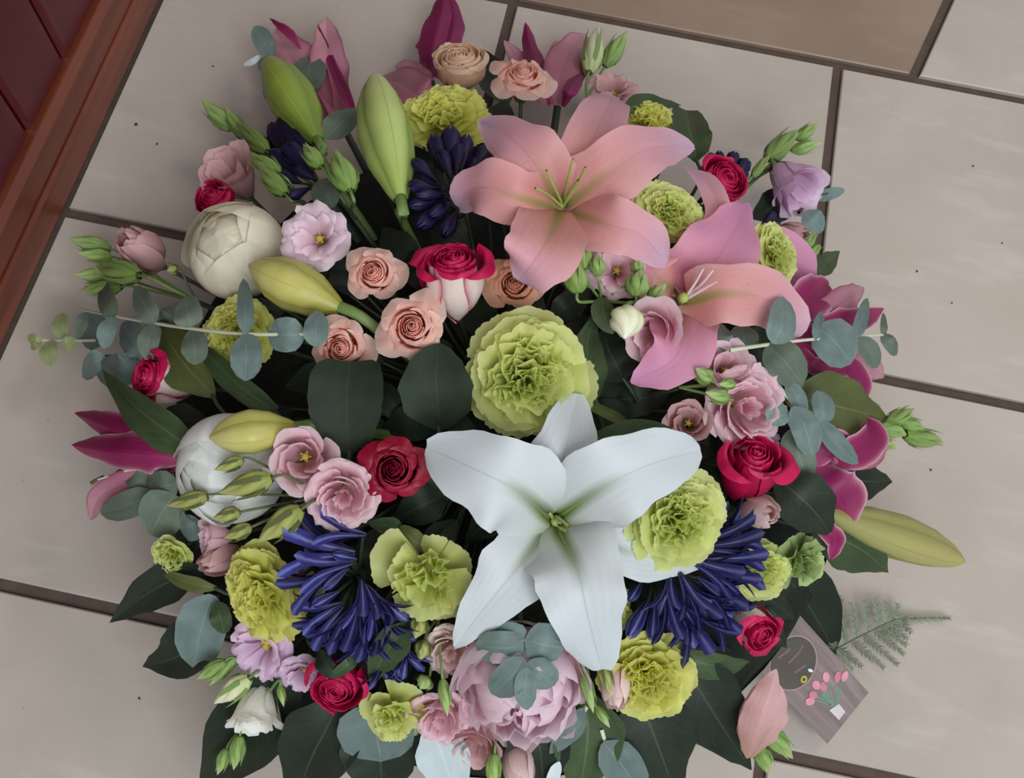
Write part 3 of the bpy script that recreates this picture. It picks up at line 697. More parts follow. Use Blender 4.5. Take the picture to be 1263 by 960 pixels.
lily('lily', 'deep magenta lily with drooping petals beside the pale bud on the right', (1005, 578), [
    ([(1010, 570, 0), (1050, 560, 1.4), (1076, 538, 1.2), (1066, 516, .2)], 22, dict(fold=.5)),
    ([(1008, 572, 0), (1026, 600, 1.2), (1042, 622, 1), (1036, 648, 0)], 33, {}),
    ([(1005, 575, 0), (1020, 552, 1.0), (1036, 556, .6), (1052, 574, 0)], 24, {}),
    ([(1030, 570, -.3), (1066, 566, .6), (1084, 548, .4), (1080, 524, -.4)], 15, dict(mat='lily_dusk')),
    ([(1005, 640, -.5), (1020, 655, .8), (1030, 668, .8), (1024, 690, 0)], 13, dict(fold=.6)),
  ], 'lily_magenta', dz=-1, throat=False)
lily('lily', 'magenta trumpet lily pointing left over the floor tiles', (222, 570), [
    ([(222, 558, -.5), (180, 542, .8), (130, 525, .8), (92, 510, 0)], 21, dict(fold=-.4)),
    ([(222, 568, 0), (180, 560, 1.6), (130, 556, 1.6), (88, 549, .6)], 25, dict(fold=-.5)),
    ([(215, 585, -.8), (165, 595, -.2), (125, 612, -.4), (110, 642, -1.6)], 17, dict(mat='lily_dusk', fold=.4)),
    ([(218, 575, -1), (185, 580, -.6), (158, 588, -.8), (140, 596, -1)], 20, {}),
  ], 'lily_magenta', dz=-1, throat=False, fil=[[(205, 578, -.5), (160, 580, .4), (120, 592, .4)]], anther='anther_brown', filmat='stem_pale')
lily('lily', 'dusky pink lily with dark rolled edges behind the green buds at top left', (420, 150), [
    ([(425, 160, -2), (412, 110, -.6), (405, 65, .2), (402, 22, -.6)], 24, dict(mat='lily_dusk', fold=.5)),
    ([(405, 150, -2), (380, 105, -1), (360, 70, -1), (340, 38, -2)], 32, dict(mat='lily_dusk')),
    ([(440, 150, -2), (428, 120, 0), (412, 85, .6), (392, 30, 0)], 7, dict(mat='lily_wine', fold=.3)),
    ([(372, 62, -.6), (358, 42, -.3), (345, 32, -.4), (332, 22, -.8)], 6, dict(mat='lily_wine', prof='leaf')),
    ([(415, 160, -2), (400, 130, -1.4), (392, 100, -1.4), (384, 70, -2)], 24, dict(mat='lily_dusk')),
  ], 'lily_dusk', dz=-3, throat=False)
lily('lily', 'half closed wine red lily cut off by the top of the photo', (532, 100), [
    ([(528, 96, -2), (534, 60, .2), (544, 20, .4), (549, -12, 0)], 23, dict(fold=-.5)),
    ([(538, 96, -2), (552, 60, -.2), (560, 25, 0), (552, -12, -.4)], 14, dict(fold=-.4)),
    ([(522, 98, -2), (527, 62, -.4), (534, 30, -.2), (546, -8, -.4)], 12, dict(fold=-.4)),
  ], 'lily_wine', dz=-3, throat=False)
lily('lily', 'mauve pink lily with narrow petals behind the peach rose at top', (688, 130), [
    ([(680, 128, -2), (668, 95, -.4), (655, 60, 0), (648, 28, -.6)], 13, dict(mat='lily_wine', fold=-.5)),
    ([(690, 128, -2), (692, 95, -.2), (704, 62, .2), (722, 42, -.8)], 24, dict(mat='lily_dusk', fold=.2)),
    ([(694, 132, -2), (702, 112, 0), (712, 96, .4), (724, 84, 0)], 10, dict(mat='lily_wine', fold=-.5)),
    ([(672, 128, -2), (655, 100, -1), (640, 75, -1), (622, 50, -1.6)], 13, dict(mat='lily_dusk')),
    ([(688, 130, -2), (685, 105, -1.2), (690, 75, -1), (684, 50, -1.6)], 18, dict(mat='lily_dusk')),
  ], 'lily_dusk', dz=-3, throat=False)
lily('lily', 'dusky pink lily petals left of the cream rose at top', (520, 135), [
    ([(530, 130, -2), (512, 115, -.4), (495, 102, -.4), (470, 96, -1.6)], 26, dict(prof='lilyw')),
    ([(530, 125, -2.4), (518, 102, -1), (505, 88, -1), (488, 80, -2)], 18, {}),
  ], 'lily_dusk', dz=-3, throat=False)

# ------------------------------------------------------------------ lily buds
lily_bud('plump green lily bud leaning up and left at the top left', (392, 174), (330, 72), 58, 'lily_bud_green', .5, 1.6, stemto=(408, 216, -2))
lily_bud('upright pale lime lily bud with dark seams at top', (494, 246), (461, 92), 67, 'lily_bud_lime', 1.5, 3.2, off=1.2, stemto=(498, 275, -1.5))
lily_bud('pale yellow-green lily bud between cream peony and peach roses', (420, 380), (307, 327), 62, 'lily_bud_pale', 1.6, 3.4, off=1.57)
lily_bud('pale yellow lily bud lying across the white peony', (366, 528), (258, 540), 55, 'lily_bud_pale', 3.0, 5.6, off=1.9)
lily_bud('long pale olive lily bud pointing right over the floor', (1012, 630), (1190, 693), 56, 'lily_bud_olive', .2, .4, off=1.2, stemto=(985, 622, -2.5))

# ------------------------------------------------------------------ carnations
carnation(650, 464, 84, 'carnation_lime', 'large lime green carnation in the middle above the white lily', 3.2, (.02, .06), 10, 1)
carnation(838, 640, 66, 'carnation_lime', 'lime green carnation resting on the right of the white lily', 3.6, (.25, .1), 40, 2, (1, .92))
carnation(530, 708, 62, 'carnation_lime', 'ragged lime carnation left of the white lily', 2.6, (-.1, -.15), 20, 3, full=.6)
carnation(548, 142, 62, 'carnation_yellow', 'yellow-green carnation behind the lime lily bud at top', 1.0, (-.1, .75), 0, 4, (1.05, .9))
carnation(828, 262, 46, 'carnation_lime', 'lime carnation between the two large pink lilies', 2.6, (.35, .1), 70, 5, (.82, 1.1))
carnation(958, 314, 40, 'carnation_lime', 'small lime carnation right of the rose pink lily', 2.2, (.55, .1), 15, 6, (.75, 1.1))
carnation(292, 412, 50, 'carnation_yellow', 'yellow-green carnation behind the left eucalyptus sprig', .2, (-.3, .1), 30, 7)
carnation(322, 736, 62, 'carnation_yellow', 'tall yellow-green carnation left of the blue agapanthus', 1.8, (-.5, -.35), 15, 8, (.92, 1.12))
carnation(798, 838, 64, 'carnation_yellow', 'bright yellow-green carnation at the bottom right', 1.6, (.1, -.35), 55, 9, (.95, 1.05))
carnation(484, 882, 42, 'carnation_lime', 'small lime carnation over the round grey leaf at bottom', 1.2, (-.1, -.5), 0, 10, full=.7)
carnation(210, 686, 30, 'carnation_lime', 'tiny lime carnation at the far left edge', .2, (-.4, -.5), 0, 11, full=.8)
carnation(936, 704, 46, 'carnation_lime', 'lime carnation behind the right blue agapanthus', .4, (.5, -.2), 80, 12, (.85, 1.25))
carnation(988, 692, 40, 'carnation_green', 'dull green half open carnation beside the magenta lily', .2, (.55, -.3), 30, 13, full=.6)
carnation(800, 148, 40, 'carnation_yellow', 'yellow-green carnation half hidden behind the salmon lily', .4, (.2, .8), 0, 14)
carnation(368, 716, 30, 'carnation_lime', 'pale lime carnation tucked under the left agapanthus florets', 0.6, (-.1, .1), 0, 15, full=.5)
carnation(752, 756, 34, 'carnation_lime', 'lime carnation peeping out right of the front white petal', .4, (.3, -.2), 0, 16, full=.7)

# ------------------------------------------------------------------ roses
rose(463, 340, 43, 'rose_peach', 'peach rose nearest the open lilac lisianthus', 2.4, (-.1, .12), 20, seed=1)
rose(510, 404, 50, 'rose_peach', 'peach pink rose in the middle of the three peach roses', 3.0, (-.02, .0), 80, seed=2)
rose(424, 430, 47, 'rose_peach', 'peach rose half covered by a serrated dark leaf', 1.4, (-.12, -.05), 140, seed=3)
rose(634, 352, 42, 'rose_apricot', 'apricot rose behind the large lime carnation', 1.0, (.05, .1), 10, seed=4)
rose(644, 100, 44, 'rose_peach', 'peach rose at the top above the salmon lily', .8, (.05, .62), 10, seed=5)
rose(568, 88, 41, 'rose_cream', 'cream peach rose at the top beside the wine red lily', .2, (-.05, .8), 0, shape='tight', seed=6)
rose(560, 350, 54, 'rose_bicolour', 'cerise and white two-tone rose beside the apricot rose', 3.0, (-.05, 1.15), 30, N=20, inner='rose_cerise', shape='tall', seed=7)
rose(488, 579, 48, 'rose_red', 'deep red rose just left of the white lily', 2.4, (-.05, .05), 30, seed=8)
rose(922, 582, 50, 'rose_cerise', 'cerise rose right of the white lily', 1.4, (.2, 1.0), 60, N=16, shape='tall', seed=9)
rose(420, 838, 42, 'rose_cerise', 'cerise rose at bottom left under the blue agapanthus', 1.2, (-.12, -.45), 0, shape='tight', seed=10)
rose(928, 770, 36, 'rose_bicolour', 'cerise and white rose beside the card', .2, (.4, -.4), 200, N=20, inner='rose_cerise', shape='tall', seed=11)
rose(886, 228, 36, 'rose_cerise', 'cerise rose behind the salmon lily on the right', 1.0, (.5, .3), 0, shape='tight', seed=12)
rose(206, 470, 42, 'rose_bicolour', 'cerise and white rose at left below the eucalyptus sprig', 0, (-.9, .2), 90, N=20, inner='rose_cerise', shape='tall', seed=13)
rose(268, 250, 30, 'rose_cerise', 'cerise rose peeping out above the cream peony', -.6, (-.4, .5), 0, shape='tight', seed=14)

# ------------------------------------------------------------------ peonies
peony(292, 312, 64, 'peony_cream', 'round cream peony at the upper left', 1.0, (-.35, .35), 40, seed=1)
peony(286, 580, 70, 'peony_white', 'round white peony at the left behind thin green buds', 1.6, (-.3, -.05), 10, seed=2)
peony(640, 842, 78, 'peony_pink', 'frilly pink peony at the bottom under grey-green leaves', 1.2, (0, -.4), 30, 22, .6, seed=3)

# ------------------------------------------------------------------ lisianthus
lisianthus(390, 294, 42, 'lisianthus_lilac', 'open pale lilac lisianthus with a yellow centre', 'open', 2.6, (-.1, .1), 20, 1)
lisianthus(173, 306, 40, 'lisianthus_dusty', 'dusty pink lisianthus bud at the far left', 'bud', 1.2, (-.35, .45), 0, 2)
lisianthus(286, 216, 40, 'lisianthus_dusty', 'dusty pink lisianthus above the cream peony', 'cup', .2, (-.3, .5), 0, 3)
lisianthus(760, 334, 36, 'lisianthus_pink', 'pink lisianthus with golden centre among small green buds', 'open', 2.2, (.0, .05), 0, 4)
lisianthus(808, 408, 42, 'lisianthus_pink', 'pink lisianthus hanging beside the cream ball bud', 'cup', 2.6, (-.35, -.1), 40, 5)
lisianthus(896, 456, 36, 'lisianthus_pink', 'upper of two joined pink lisianthus beside the right eucalyptus', 'cup', 2.2, (.1, .3), 0, 6)
lisianthus(918, 502, 50, 'lisianthus_pink', 'ruffled double pink lisianthus above the cerise rose', 'double', 2.0, (.2, -.05), 0, 7)
lisianthus(980, 228, 40, 'lisianthus_mauve', 'pale mauve lisianthus at the upper right edge', 'cup', 1.2, (.75, -1.3), 20, 8, center=False)
lisianthus(374, 566, 44, 'lisianthus_pink', 'pink lisianthus with dark centre at the tip of the pale lily bud', 'cup', 3.4, (.15, .0), 0, 9)
lisianthus(424, 612, 42, 'lisianthus_pink', 'ruffled pink lisianthus above the left blue agapanthus', 'double', 2.8, (.1, -.2), 0, 10)
lisianthus(322, 804, 42, 'lisianthus_mauve', 'mauve pink lisianthus under the tall yellow-green carnation', 'open', .6, (-.2, -.35), 0, 11)
lisianthus(374, 832, 28, 'lisianthus_mauve', 'small mauve lisianthus between pink lisianthus and cerise rose', 'open', .2, (0, -.5), 0, 12)
lisianthus(316, 880, 38, 'lisianthus_white', 'white bell-like lisianthus bud pointing down at bottom left', 'cup', .8, (-.1, -1.5), 0, 13, center=False)
lisianthus(939, 632, 32, 'lisianthus_blush', 'pale blush lisianthus bud under the cerise rose on the right', 'bud', 1.4, (.3, .0), 0, 14)
lisianthus(556, 802, 32, 'lisianthus_blush', 'blush pink lisianthus under the tip of a white lily petal', 'double', 1.0, (-.1, -.2), 0, 15)
lisianthus(544, 884, 36, 'lisianthus_pink', 'frilly pink lisianthus right of the small lime carnation', 'double', .8, (-.1, -.4), 0, 16)
lisianthus(760, 846, 34, 'lisianthus_blush', 'blush lisianthus with green sepals beside the bright yellow carnation', 'bud', 2.0, (-.2, -.9), 0, 17)
lisianthus(712, 800, 30, 'lisianthus_pink', 'pink lisianthus behind the front white petal', 'open', .4, (.1, -.2), 0, 18)
lisianthus(640, 948, 32, 'lisianthus_blush', 'peach lisianthus bud at the very bottom edge', 'bud', .6, (.1, -.8), 0, 19)
lisianthus(590, 918, 32, 'lisianthus_dusty', 'dusty pink lisianthus below the frilly pink peony', 'cup', .2, (-.2, -.6), 0, 20)
lily('lisianthus', 'dusty pink folded lisianthus lying over the corner of the card', (926, 915), [
    ([(922, 936, 1.4), (932, 905, 3.0), (946, 868, 3.4), (958, 826, 2.6)], 23, dict(prof='oval', fold=-.35)),
    ([(926, 936, 1.0), (946, 908, 2.2), (960, 880, 2.4), (962, 846, 1.6)], 16, dict(prof='oval', fold=-.3)),
    ([(920, 930, 1.0), (922, 900, 2.0), (932, 866, 2.0), (946, 836, 1.2)], 13, dict(prof='oval', fold=-.3)),
  ], 'lisianthus_dusty', cat='lisianthus', dz=.2, throat=False)
lisianthus(848, 522, 30, 'lisianthus_dusty', 'small dusty pink lisianthus behind the white lily petal', 'cup', .6, (-.1, .2), 0, 22)
lisianthus(980, 288, 24, 'lisianthus_dusty', 'tiny pale pink lisianthus bud under the mauve one', 'bud', .2, (.6, -.2), 0, 23)
lisianthus(755, 110, 30, 'lisianthus_dusty', 'faded pink lisianthus behind the two upright buds at top', 'open', -.6, (.1, .7), 0, 24)
lisianthus(945, 546, 20, 'lisianthus_mauve', 'tiny pale petal tuft above the cerise rose', 'open', .6, (.2, .2), 0, 25)
lisianthus(268, 690, 30, 'lisianthus_dusty', 'dusty mauve lisianthus left of the tall yellow-green carnation', 'bud', -.2, (-.6, -.3), 0, 26)
lisianthus(262, 662, 26, 'lisianthus_pink', 'narrow pink lisianthus petals pointing left below the white peony', 'cup', .4, (-1.6, .05), 0, 27, center=False)

# ------------------------------------------------------------------ lisianthus bud sprays
bud_spray('slim green buds fanning up and left at the top left edge', (372, 248), [
    ((285, 160), (248, 122), 22, .2), ((300, 168), (278, 132), 18, .6), ((330, 188), (292, 150), 24, .8), ((345, 215), (306, 190), 22, 1.0), ((352, 240), (318, 204), 24, 1.0)], dz=.6)
bud_spray('two small pale buds between the two green lily buds', (432, 262), [((396, 206), (374, 178), 22, 1.4), ((432, 236), (412, 186), 34, 1.8)], dz=1.6)
bud_spray('cluster of green buds pointing left beside the dusty pink bud', (242, 372), [
    ((136, 308), (84, 294), 22, .4), ((138, 318), (96, 312), 18, .8), ((172, 340), (118, 328), 30, 1.4), ((140, 342), (92, 338), 22, .6), ((150, 354), (98, 358), 20, .2), ((218, 330), (206, 334), 14, .6, 'bud_olive')], dz=.6)
bud_spray('cream bud and green bud standing up at the top', (724, 122), [((726, 90), (738, 32), 28, .6, 'bud_cream'), ((746, 82), (774, 38), 22, .4)], dz=.4, rdz=-1)
bud_spray('slender green buds beside the mauve lisianthus at upper right', (905, 248), [
    ((946, 196), (985, 160), 26, .8), ((982, 172), (1010, 152), 16, .8), ((976, 186), (1014, 176), 16, .6), ((928, 218), (950, 190), 12, .8)], dz=.6)
bud_spray('small green buds under the tip of the salmon lily', (742, 372), [
    ((712, 362), (708, 318), 30, 2.6), ((720, 332), (722, 292), 20, 2.8), ((738, 340), (736, 312), 20, 3.0), ((784, 366), (790, 332), 30, 3.0), ((786, 338), (786, 316), 16, 3.0), ((800, 370), (822, 350), 18, 2.8)], dz=2.8, rdz=1)
bud_spray('round cream bud in the middle right of the arrangement', (800, 372), [((774, 382), (770, 418), 42, 3.2, 'bud_cream')], dz=3.2, sep=False, rdz=1)
bud_spray('little green buds on the ruffled pink lisianthus', (838, 478), [((876, 470), (858, 454), 22, 3.4), ((898, 492), (870, 484), 20, 3.4), ((906, 474), (886, 474), 14, 3.2)], dz=3.4, rdz=1)
bud_spray('spiky green buds pointing right over the tiles', (1040, 528), [
    ((1092, 524), (1128, 504), 20, .2), ((1086, 526), (1118, 536), 22, .0), ((1116, 536), (1164, 546), 26, .2), ((1112, 520), (1140, 528), 18, .4), ((1082, 545), (1106, 552), 16, -.2)], dz=.2, rdz=-1.5)
bud_spray('olive green buds on long stalks over the white peony', (398, 612), [
    ((300, 568), (264, 580), 18, 5.0), ((336, 590), (270, 608), 32, 5.0), ((256, 612), (206, 624), 22, 4.6), ((296, 632), (262, 640), 20, 4.6), ((310, 650), (276, 664), 20, 4.2), ((372, 628), (318, 668), 34, 4.2)], 'bud_olive', dz=4.6, rdz=1.6)
bud_spray('cream pointed buds at the bottom left', (330, 826), [((308, 836), (264, 868), 28, .8, 'bud_cream'), ((278, 816), (242, 838), 20, .6), ((290, 812), (258, 846), 16, .2)], dz=.6, rdz=-1)
bud_spray('thin green buds hanging at the bottom left edge', (308, 886), [((296, 908), (288, 950), 20, .8), ((280, 924), (268, 956), 16, .6), ((345, 845), (350, 872), 10, .8)], dz=.6, rdz=-.5)
bud_spray('yellow-green buds under the ragged lime carnation', (540, 760), [((520, 762), (512, 788), 24, 1.8, 'bud_olive'), ((524, 790), (518, 815), 22, 1.4, 'bud_olive'), ((528, 836), (518, 850), 22, 1.2), ((546, 838), (552, 884), 16, 2.6)], dz=1.4, rdz=0)
bud_spray('green bud sepals beside the blush lisianthus at bottom', (722, 812), [((720, 830), (732, 880), 16, 2.2), ((744, 820), (752, 858), 18, 3.2, 'bud_olive'), ((736, 872), (752, 898), 12, 1.6)], dz=2, rdz=0)
bud_spray('pale green bud below the card', (920, 902), [((944, 898), (978, 936), 26, .8, 'bud_green'), ((936, 920), (948, 955), 22, .6)], dz=.6, rdz=-.5)
bud_spray('green bud at the bottom under the pink peony', (612, 905), [((610, 930), (606, 975), 20, 1.0)], dz=1.0, rdz=0)
bud_spray('green buds low on the right behind the mauve lisianthus', (960, 330), [((990, 306), (1006, 286), 16, .2), ((996, 316), (1012, 302), 14, .0)], dz=.2, rdz=-1)

# ------------------------------------------------------------------ agapanthus
agapanthus('violet-blue agapanthus left of the white lily', (440, 712), [
    ((438, 682), (356, 674), 1, 2.2), ((436, 694), (372, 704), 1, 2.2), ((410, 706), (356, 738), 1, 2.6), ((452, 660), (392, 650), 1, 1.8),
    ((424, 744), (372, 766), 1, 2.2), ((424, 748), (382, 790), 1, 2.4), ((432, 752), (402, 800), 1, 2.4), ((418, 730), (384, 748), 0, 2.4),
    ((446, 716), (452, 768), 1, 3.0), ((452, 722), (478, 770), 1, 3.0), ((466, 736), (500, 772), 1, 2.6), ((442, 750), (430, 806), 1, 2.4),
    ((452, 760), (452, 818), 1, 2.2), ((464, 762), (474, 812), 1, 2.2), ((440, 690), (410, 684), 0, 2.4), ((470, 810), (472, 846), 1, 1.6),
    ((496, 794), (508, 828), 1, 1.6), ((486, 800), (490, 836), 0, 1.6), ((430, 700), (398, 728), 0, 2.2), ((408, 760), (370, 778), 0, 1.8), ((476, 760), (494, 796), 1, 2.2)], dz=2.2)
agapanthus('blue agapanthus right of the front white petal', (806, 704), [
    ((872, 668), (928, 652), 1, 2.4), ((868, 676), (932, 672), 1, 2.6), ((872, 690), (936, 694), 1, 2.8), ((868, 700), (926, 722), 1, 2.6),
    ((850, 690), (908, 712), 1, 2.4), ((838, 706), (862, 756), 1, 2.6), ((826, 708), (824, 758), 1, 2.4), ((842, 720), (882, 762), 1, 2.6),
    ((856, 716), (912, 744), 1, 2.2), ((822, 732), (836, 790), 1, 2.0), ((838, 742), (874, 800), 1, 2.2), ((862, 740), (910, 772), 1, 1.8),
    ((800, 740), (774, 788), 0, 1.6), ((808, 744), (804, 792), 0, 1.8), ((792, 716), (776, 742), 0, 1.4), ((846, 752), (852, 798), 1, 2.0), ((860, 712), (894, 738), 0, 2.6), ((880, 652), (906, 632), 1, 1.6)], dz=2.2)
agapanthus('dark indigo agapanthus behind the upright lime bud', (566, 268), [
    ((548, 214), (534, 166), 0, 1.6), ((556, 208), (556, 156), 0, 1.8), ((568, 212), (576, 166), 0, 1.4), ((578, 220), (600, 178), 0, 1.2), ((540, 224), (508, 196), 0, 1.4),
    ((544, 236), (502, 226), 0, 1.6), ((546, 248), (504, 254), 0, 1.4), ((550, 256), (514, 282), 0, 1.2), ((570, 226), (590, 192), 0, 1.0), ((552, 232), (528, 244), 1, 2.0),
    ((556, 220), (544, 184), 0, 2.2), ((562, 262), (546, 292), 0, 1.2), ((552, 240), (512, 240), 0, 2.0), ((562, 216), (566, 176), 0, 2.0), ((556, 250), (530, 268), 0, 1.8)], 'agapanthus_dark', dz=1.6, cdz=-2)
agapanthus('dark indigo agapanthus behind the plump green lily bud', (400, 240), [
    ((372, 206), (346, 156), 0, .0), ((380, 200), (366, 160), 0, .0), ((366, 216), (334, 188), 0, .2), ((372, 226), (338, 212), 0, .2), ((382, 232), (356, 244), 0, .2), ((384, 214), (352, 180), 0, .6), ((390, 222), (362, 206), 0, .6)], 'agapanthus_dark', dz=.2, cdz=-3)
agapanthus('few dark agapanthus buds above the cerise rose at upper right', (880, 246), [
    ((892, 214), (886, 186), 0, .6), ((898, 216), (906, 188), 0, .6), ((902, 222), (922, 198), 0, .6), ((902, 228), (922, 212), 0, .4), ((890, 216), (874, 188), 0, .2)], 'agapanthus_dark', dz=.5, cdz=-2.5, fat=1.5)
agapanthus('small dark agapanthus tuft under the mauve lisianthus', (925, 300), [((938, 282), (956, 262), 0, 1.2), ((942, 284), (964, 276), 0, 1.2), ((938, 290), (962, 288), 0, 1.0)], 'agapanthus_dark', dz=1, cdz=-2)

# ------------------------------------------------------------------ eucalyptus
eucalyptus('long grey-green eucalyptus sprig reaching left across the yellow-green carnation', [(392, 412, 3.2), (300, 412, 3.4), (210, 402, 2.4), (130, 388, 1.4), (100, 382, .6)], [
    ([(390, 428, 3.4), (390, 408, 3.8), (390, 384, 3.4)], 16, {}), ([(376, 413, 3.2), (353, 413, 3.6), (330, 413, 3.2)], 22, {}),
    ([(303, 412, 3.6), (304, 440, 3.8), (302, 470, 3.2)], 20, {}), ([(303, 412, 3.6), (303, 385, 4), (300, 344, 3.4)], 11, {}),
    ([(236, 406, 2.8), (240, 428, 3.2), (240, 450, 2.6)], 17, dict(mat='eucalyptus_green')), ([(236, 404, 2.8), (232, 388, 3.2), (228, 366, 2.6)], 19, dict(mat='eucalyptus_green')),
    ([(190, 400, 2.2), (184, 418, 2.6), (180, 444, 2.0)], 14, dict(mat='eucalyptus_green')), ([(192, 398, 2.2), (180, 380, 2.6), (166, 354, 2.0)], 15, dict(mat='eucalyptus_green')),
    ([(140, 390, 1.6), (132, 408, 2), (128, 430, 1.4)], 12, {}), ([(142, 390, 1.6), (132, 372, 2), (124, 348, 1.4)], 14, dict(mat='eucalyptus_green')),
    ([(118, 386, .8), (108, 400, 1.0), (96, 420, .4)], 16, dict(mat='eucalyptus_green'))])
eucalyptus('small yellowish eucalyptus tip over the tiles at far left', [(120, 420, 0), (90, 420, 0), (50, 420, -.4)], [
    ([(76, 418, 0), (74, 402, .4), (76, 386, 0)], 11, {}), ([(62, 420, 0), (60, 434, .4), (62, 452, 0)], 12, {}), ([(94, 420, .2), (84, 424, .5), (76, 428, .2)], 9, {}), ([(52, 420, -.2), (44, 420, 0), (34, 414, -.4)], 7, {}), ([(50, 420, -.2), (44, 426, 0), (38, 430, -.4)], 5, {})], 'eucalyptus_tip')
eucalyptus('grey eucalyptus leaves bunched under the long sprig at left', [(200, 430, -1), (150, 438, -.6), (110, 440, -.8)], [
    ([(130, 420, 0), (116, 408, .4), (98, 398, -.4)], 24, {}), ([(130, 440, -.2), (116, 448, .2), (102, 466, -.6)], 14, dict(mat='eucalyptus')), ([(170, 440, -.4), (150, 456, .2), (118, 460, -.6)], 22, {}),
    ([(200, 410, -.6), (215, 395, 0), (228, 372, -.6)], 22, dict(mat='eucalyptus_green')), ([(180, 436, -.4), (166, 420, .2), (150, 400, -.4)], 20, {})], 'eucalyptus', 'stem_dark')
eucalyptus('grey-green eucalyptus sprig reaching right over the crimson-edged lily', [(900, 432, 3.2), (955, 424, 3.4), (1010, 418, 3.0), (1090, 413, 2.2)], [
    ([(954, 424, 5.0), (964, 402, 5.8), (966, 366, 5.4)], 18, {}), ([(946, 426, 3.4), (968, 446, 4), (990, 476, 3.2)], 24, dict(mat='eucalyptus_green')),
    ([(1006, 420, 3.2), (1008, 402, 3.6), (1014, 384, 3.0)], 6, {}), ([(1008, 402, 3.2), (1030, 422, 3.6), (1050, 448, 3.0)], 28, {}),
    ([(1054, 418, 2.6), (1062, 396, 3), (1070, 368, 2.4)], 9, {}), ([(1056, 418, 2.6), (1072, 432, 2.9), (1082, 454, 2.2)], 13, dict(mat='eucalyptus_green')),
    ([(1090, 414, 2.2), (1090, 402, 2.5), (1090, 386, 2.0)], 5, dict(mat='eucalyptus_green')), ([(1088, 412, 2.2), (1098, 424, 2.5), (1106, 438, 1.8)], 9, dict(mat='eucalyptus_green')),
    ([(905, 432, 2.4), (892, 418, 2.8), (886, 398, 2.0)], 12, dict(mat='eucalyptus_green')), ([(915, 430, 2.2), (918, 416, 2.4), (914, 402, 1.8)], 18, dict(mat='eucalyptus_green'))])
eucalyptus('blue-grey eucalyptus leaves hanging above and right of the cerise rose', [(955, 470, 2.6), (985, 505, 2.8), (1015, 520, 2.4)], [
    ([(968, 500, 3.0), (960, 510, 3.2), (950, 524, 2.8)], 16, {}), ([(970, 470, 3.0), (984, 492, 3.2), (990, 520, 2.8)], 11, {}), ([(978, 502, 3.4), (994, 530, 3.8), (1002, 564, 3.0)], 18, {}),
    ([(1012, 522, 3.0), (1016, 504, 3.2), (1008, 482, 2.8)], 14, {}), ([(1012, 520, 3.0), (1030, 545, 3.2), (1058, 572, 2.2)], 13, {}), ([(975, 530, 2.2), (985, 560, 2.6), (996, 598, 1.6)], 20, dict(mat='eucalyptus_green'))])
eucalyptus('fan of round grey eucalyptus leaves over the pink peony', [(640, 740, 1.6), (644, 780, 2.8), (650, 830, 4.6)], [
    ([(650, 796, 4.0), (618, 800, 4.4), (586, 796, 3.6)], 22, {}), ([(650, 788, 4), (630, 784, 4.2), (604, 782, 3.6)], 17, {}), ([(648, 790, 4.2), (672, 796, 4.6), (696, 800, 3.8)], 28, {}),
    ([(646, 812, 4.8), (628, 838, 5.2), (606, 856, 4.2)], 21, {}), ([(650, 824, 5), (648, 848, 5.4), (650, 876, 4.4)], 14, {}), ([(652, 816, 4.8), (668, 832, 5.1), (684, 846, 4.3)], 19, {})], r=.0012, smat='stem_dark')
eucalyptus('large round grey eucalyptus leaf under the small lime carnation', [(470, 860, 0), (466, 870, 0), (464, 880, 0)], [([(462, 866, 0), (464, 902, .4), (470, 940, -.4)], 48, {})])
eucalyptus('large oval grey eucalyptus leaf at the lower left', [(270, 735, -.5), (262, 745, 0), (256, 752, 0)], [([(262, 734, .2), (248, 776, .6), (238, 824, -.4)], 32, dict(mat='eucalyptus')), ([(266, 744, .6), (272, 762, .9), (276, 782, .4)], 14, dict(mat='leaf_mid'))], smat='stem_dark')
eucalyptus('dull grey-green eucalyptus leaves left of the white peony', [(225, 600, -.6), (190, 605, -.4), (160, 620, -.6)], [
    ([(180, 598, -.2), (166, 588, .2), (150, 576, -.4)], 14, {}), ([(190, 608, -.2), (160, 622, .2), (124, 634, -.6)], 18, {}), ([(220, 596, 0), (200, 600, .4), (180, 596, -.2)], 20, {}), ([(216, 610, 0), (200, 632, .4), (186, 660, -.4)], 30, {}), ([(244, 640, -.4), (236, 648, 0), (222, 652, -.4)], 20, dict(mat='eucalyptus'))], 'eucalyptus_green', 'stem_dark')
eucalyptus('grey eucalyptus leaves by the dusky lily at the top left corner', [(392, 150, -1), (352, 90, -.6), (330, 62, -.8)], [
    ([(336, 70, 0), (326, 52, .2), (314, 32, -.2)], 13, {}), ([(372, 108, .4), (380, 92, .6), (384, 68, .2)], 22, dict(mat='eucalyptus_green')), ([(345, 95, -.4), (332, 82, 0), (318, 76, -.4)], 12, {}), ([(355, 120, -.6), (340, 118, -.2), (326, 106, -.6)], 12, {}), ([(400, 170, .2), (420, 152, .4), (440, 134, -.2)], 18, dict(mat='eucalyptus_green')), ([(320, 68, -.2), (312, 76, 0), (300, 80, -.4)], 4, dict(mat='eucalyptus_pale'))], 'eucalyptus', 'stem_dark')
eucalyptus('small grey eucalyptus leaves right of the mauve lisianthus', [(985, 262, -.4), (1003, 245, -.2), (1024, 238, -.4)], [
    ([(1004, 244, 0), (1006, 228, .2), (1004, 212, -.2)], 9, {}), ([(1006, 246, 0), (1022, 240, .2), (1042, 234, -.2)], 8, {}), ([(992, 262, 0), (1004, 272, .2), (1016, 284, -.2)], 14, {})], 'eucalyptus', 'stem_dark')
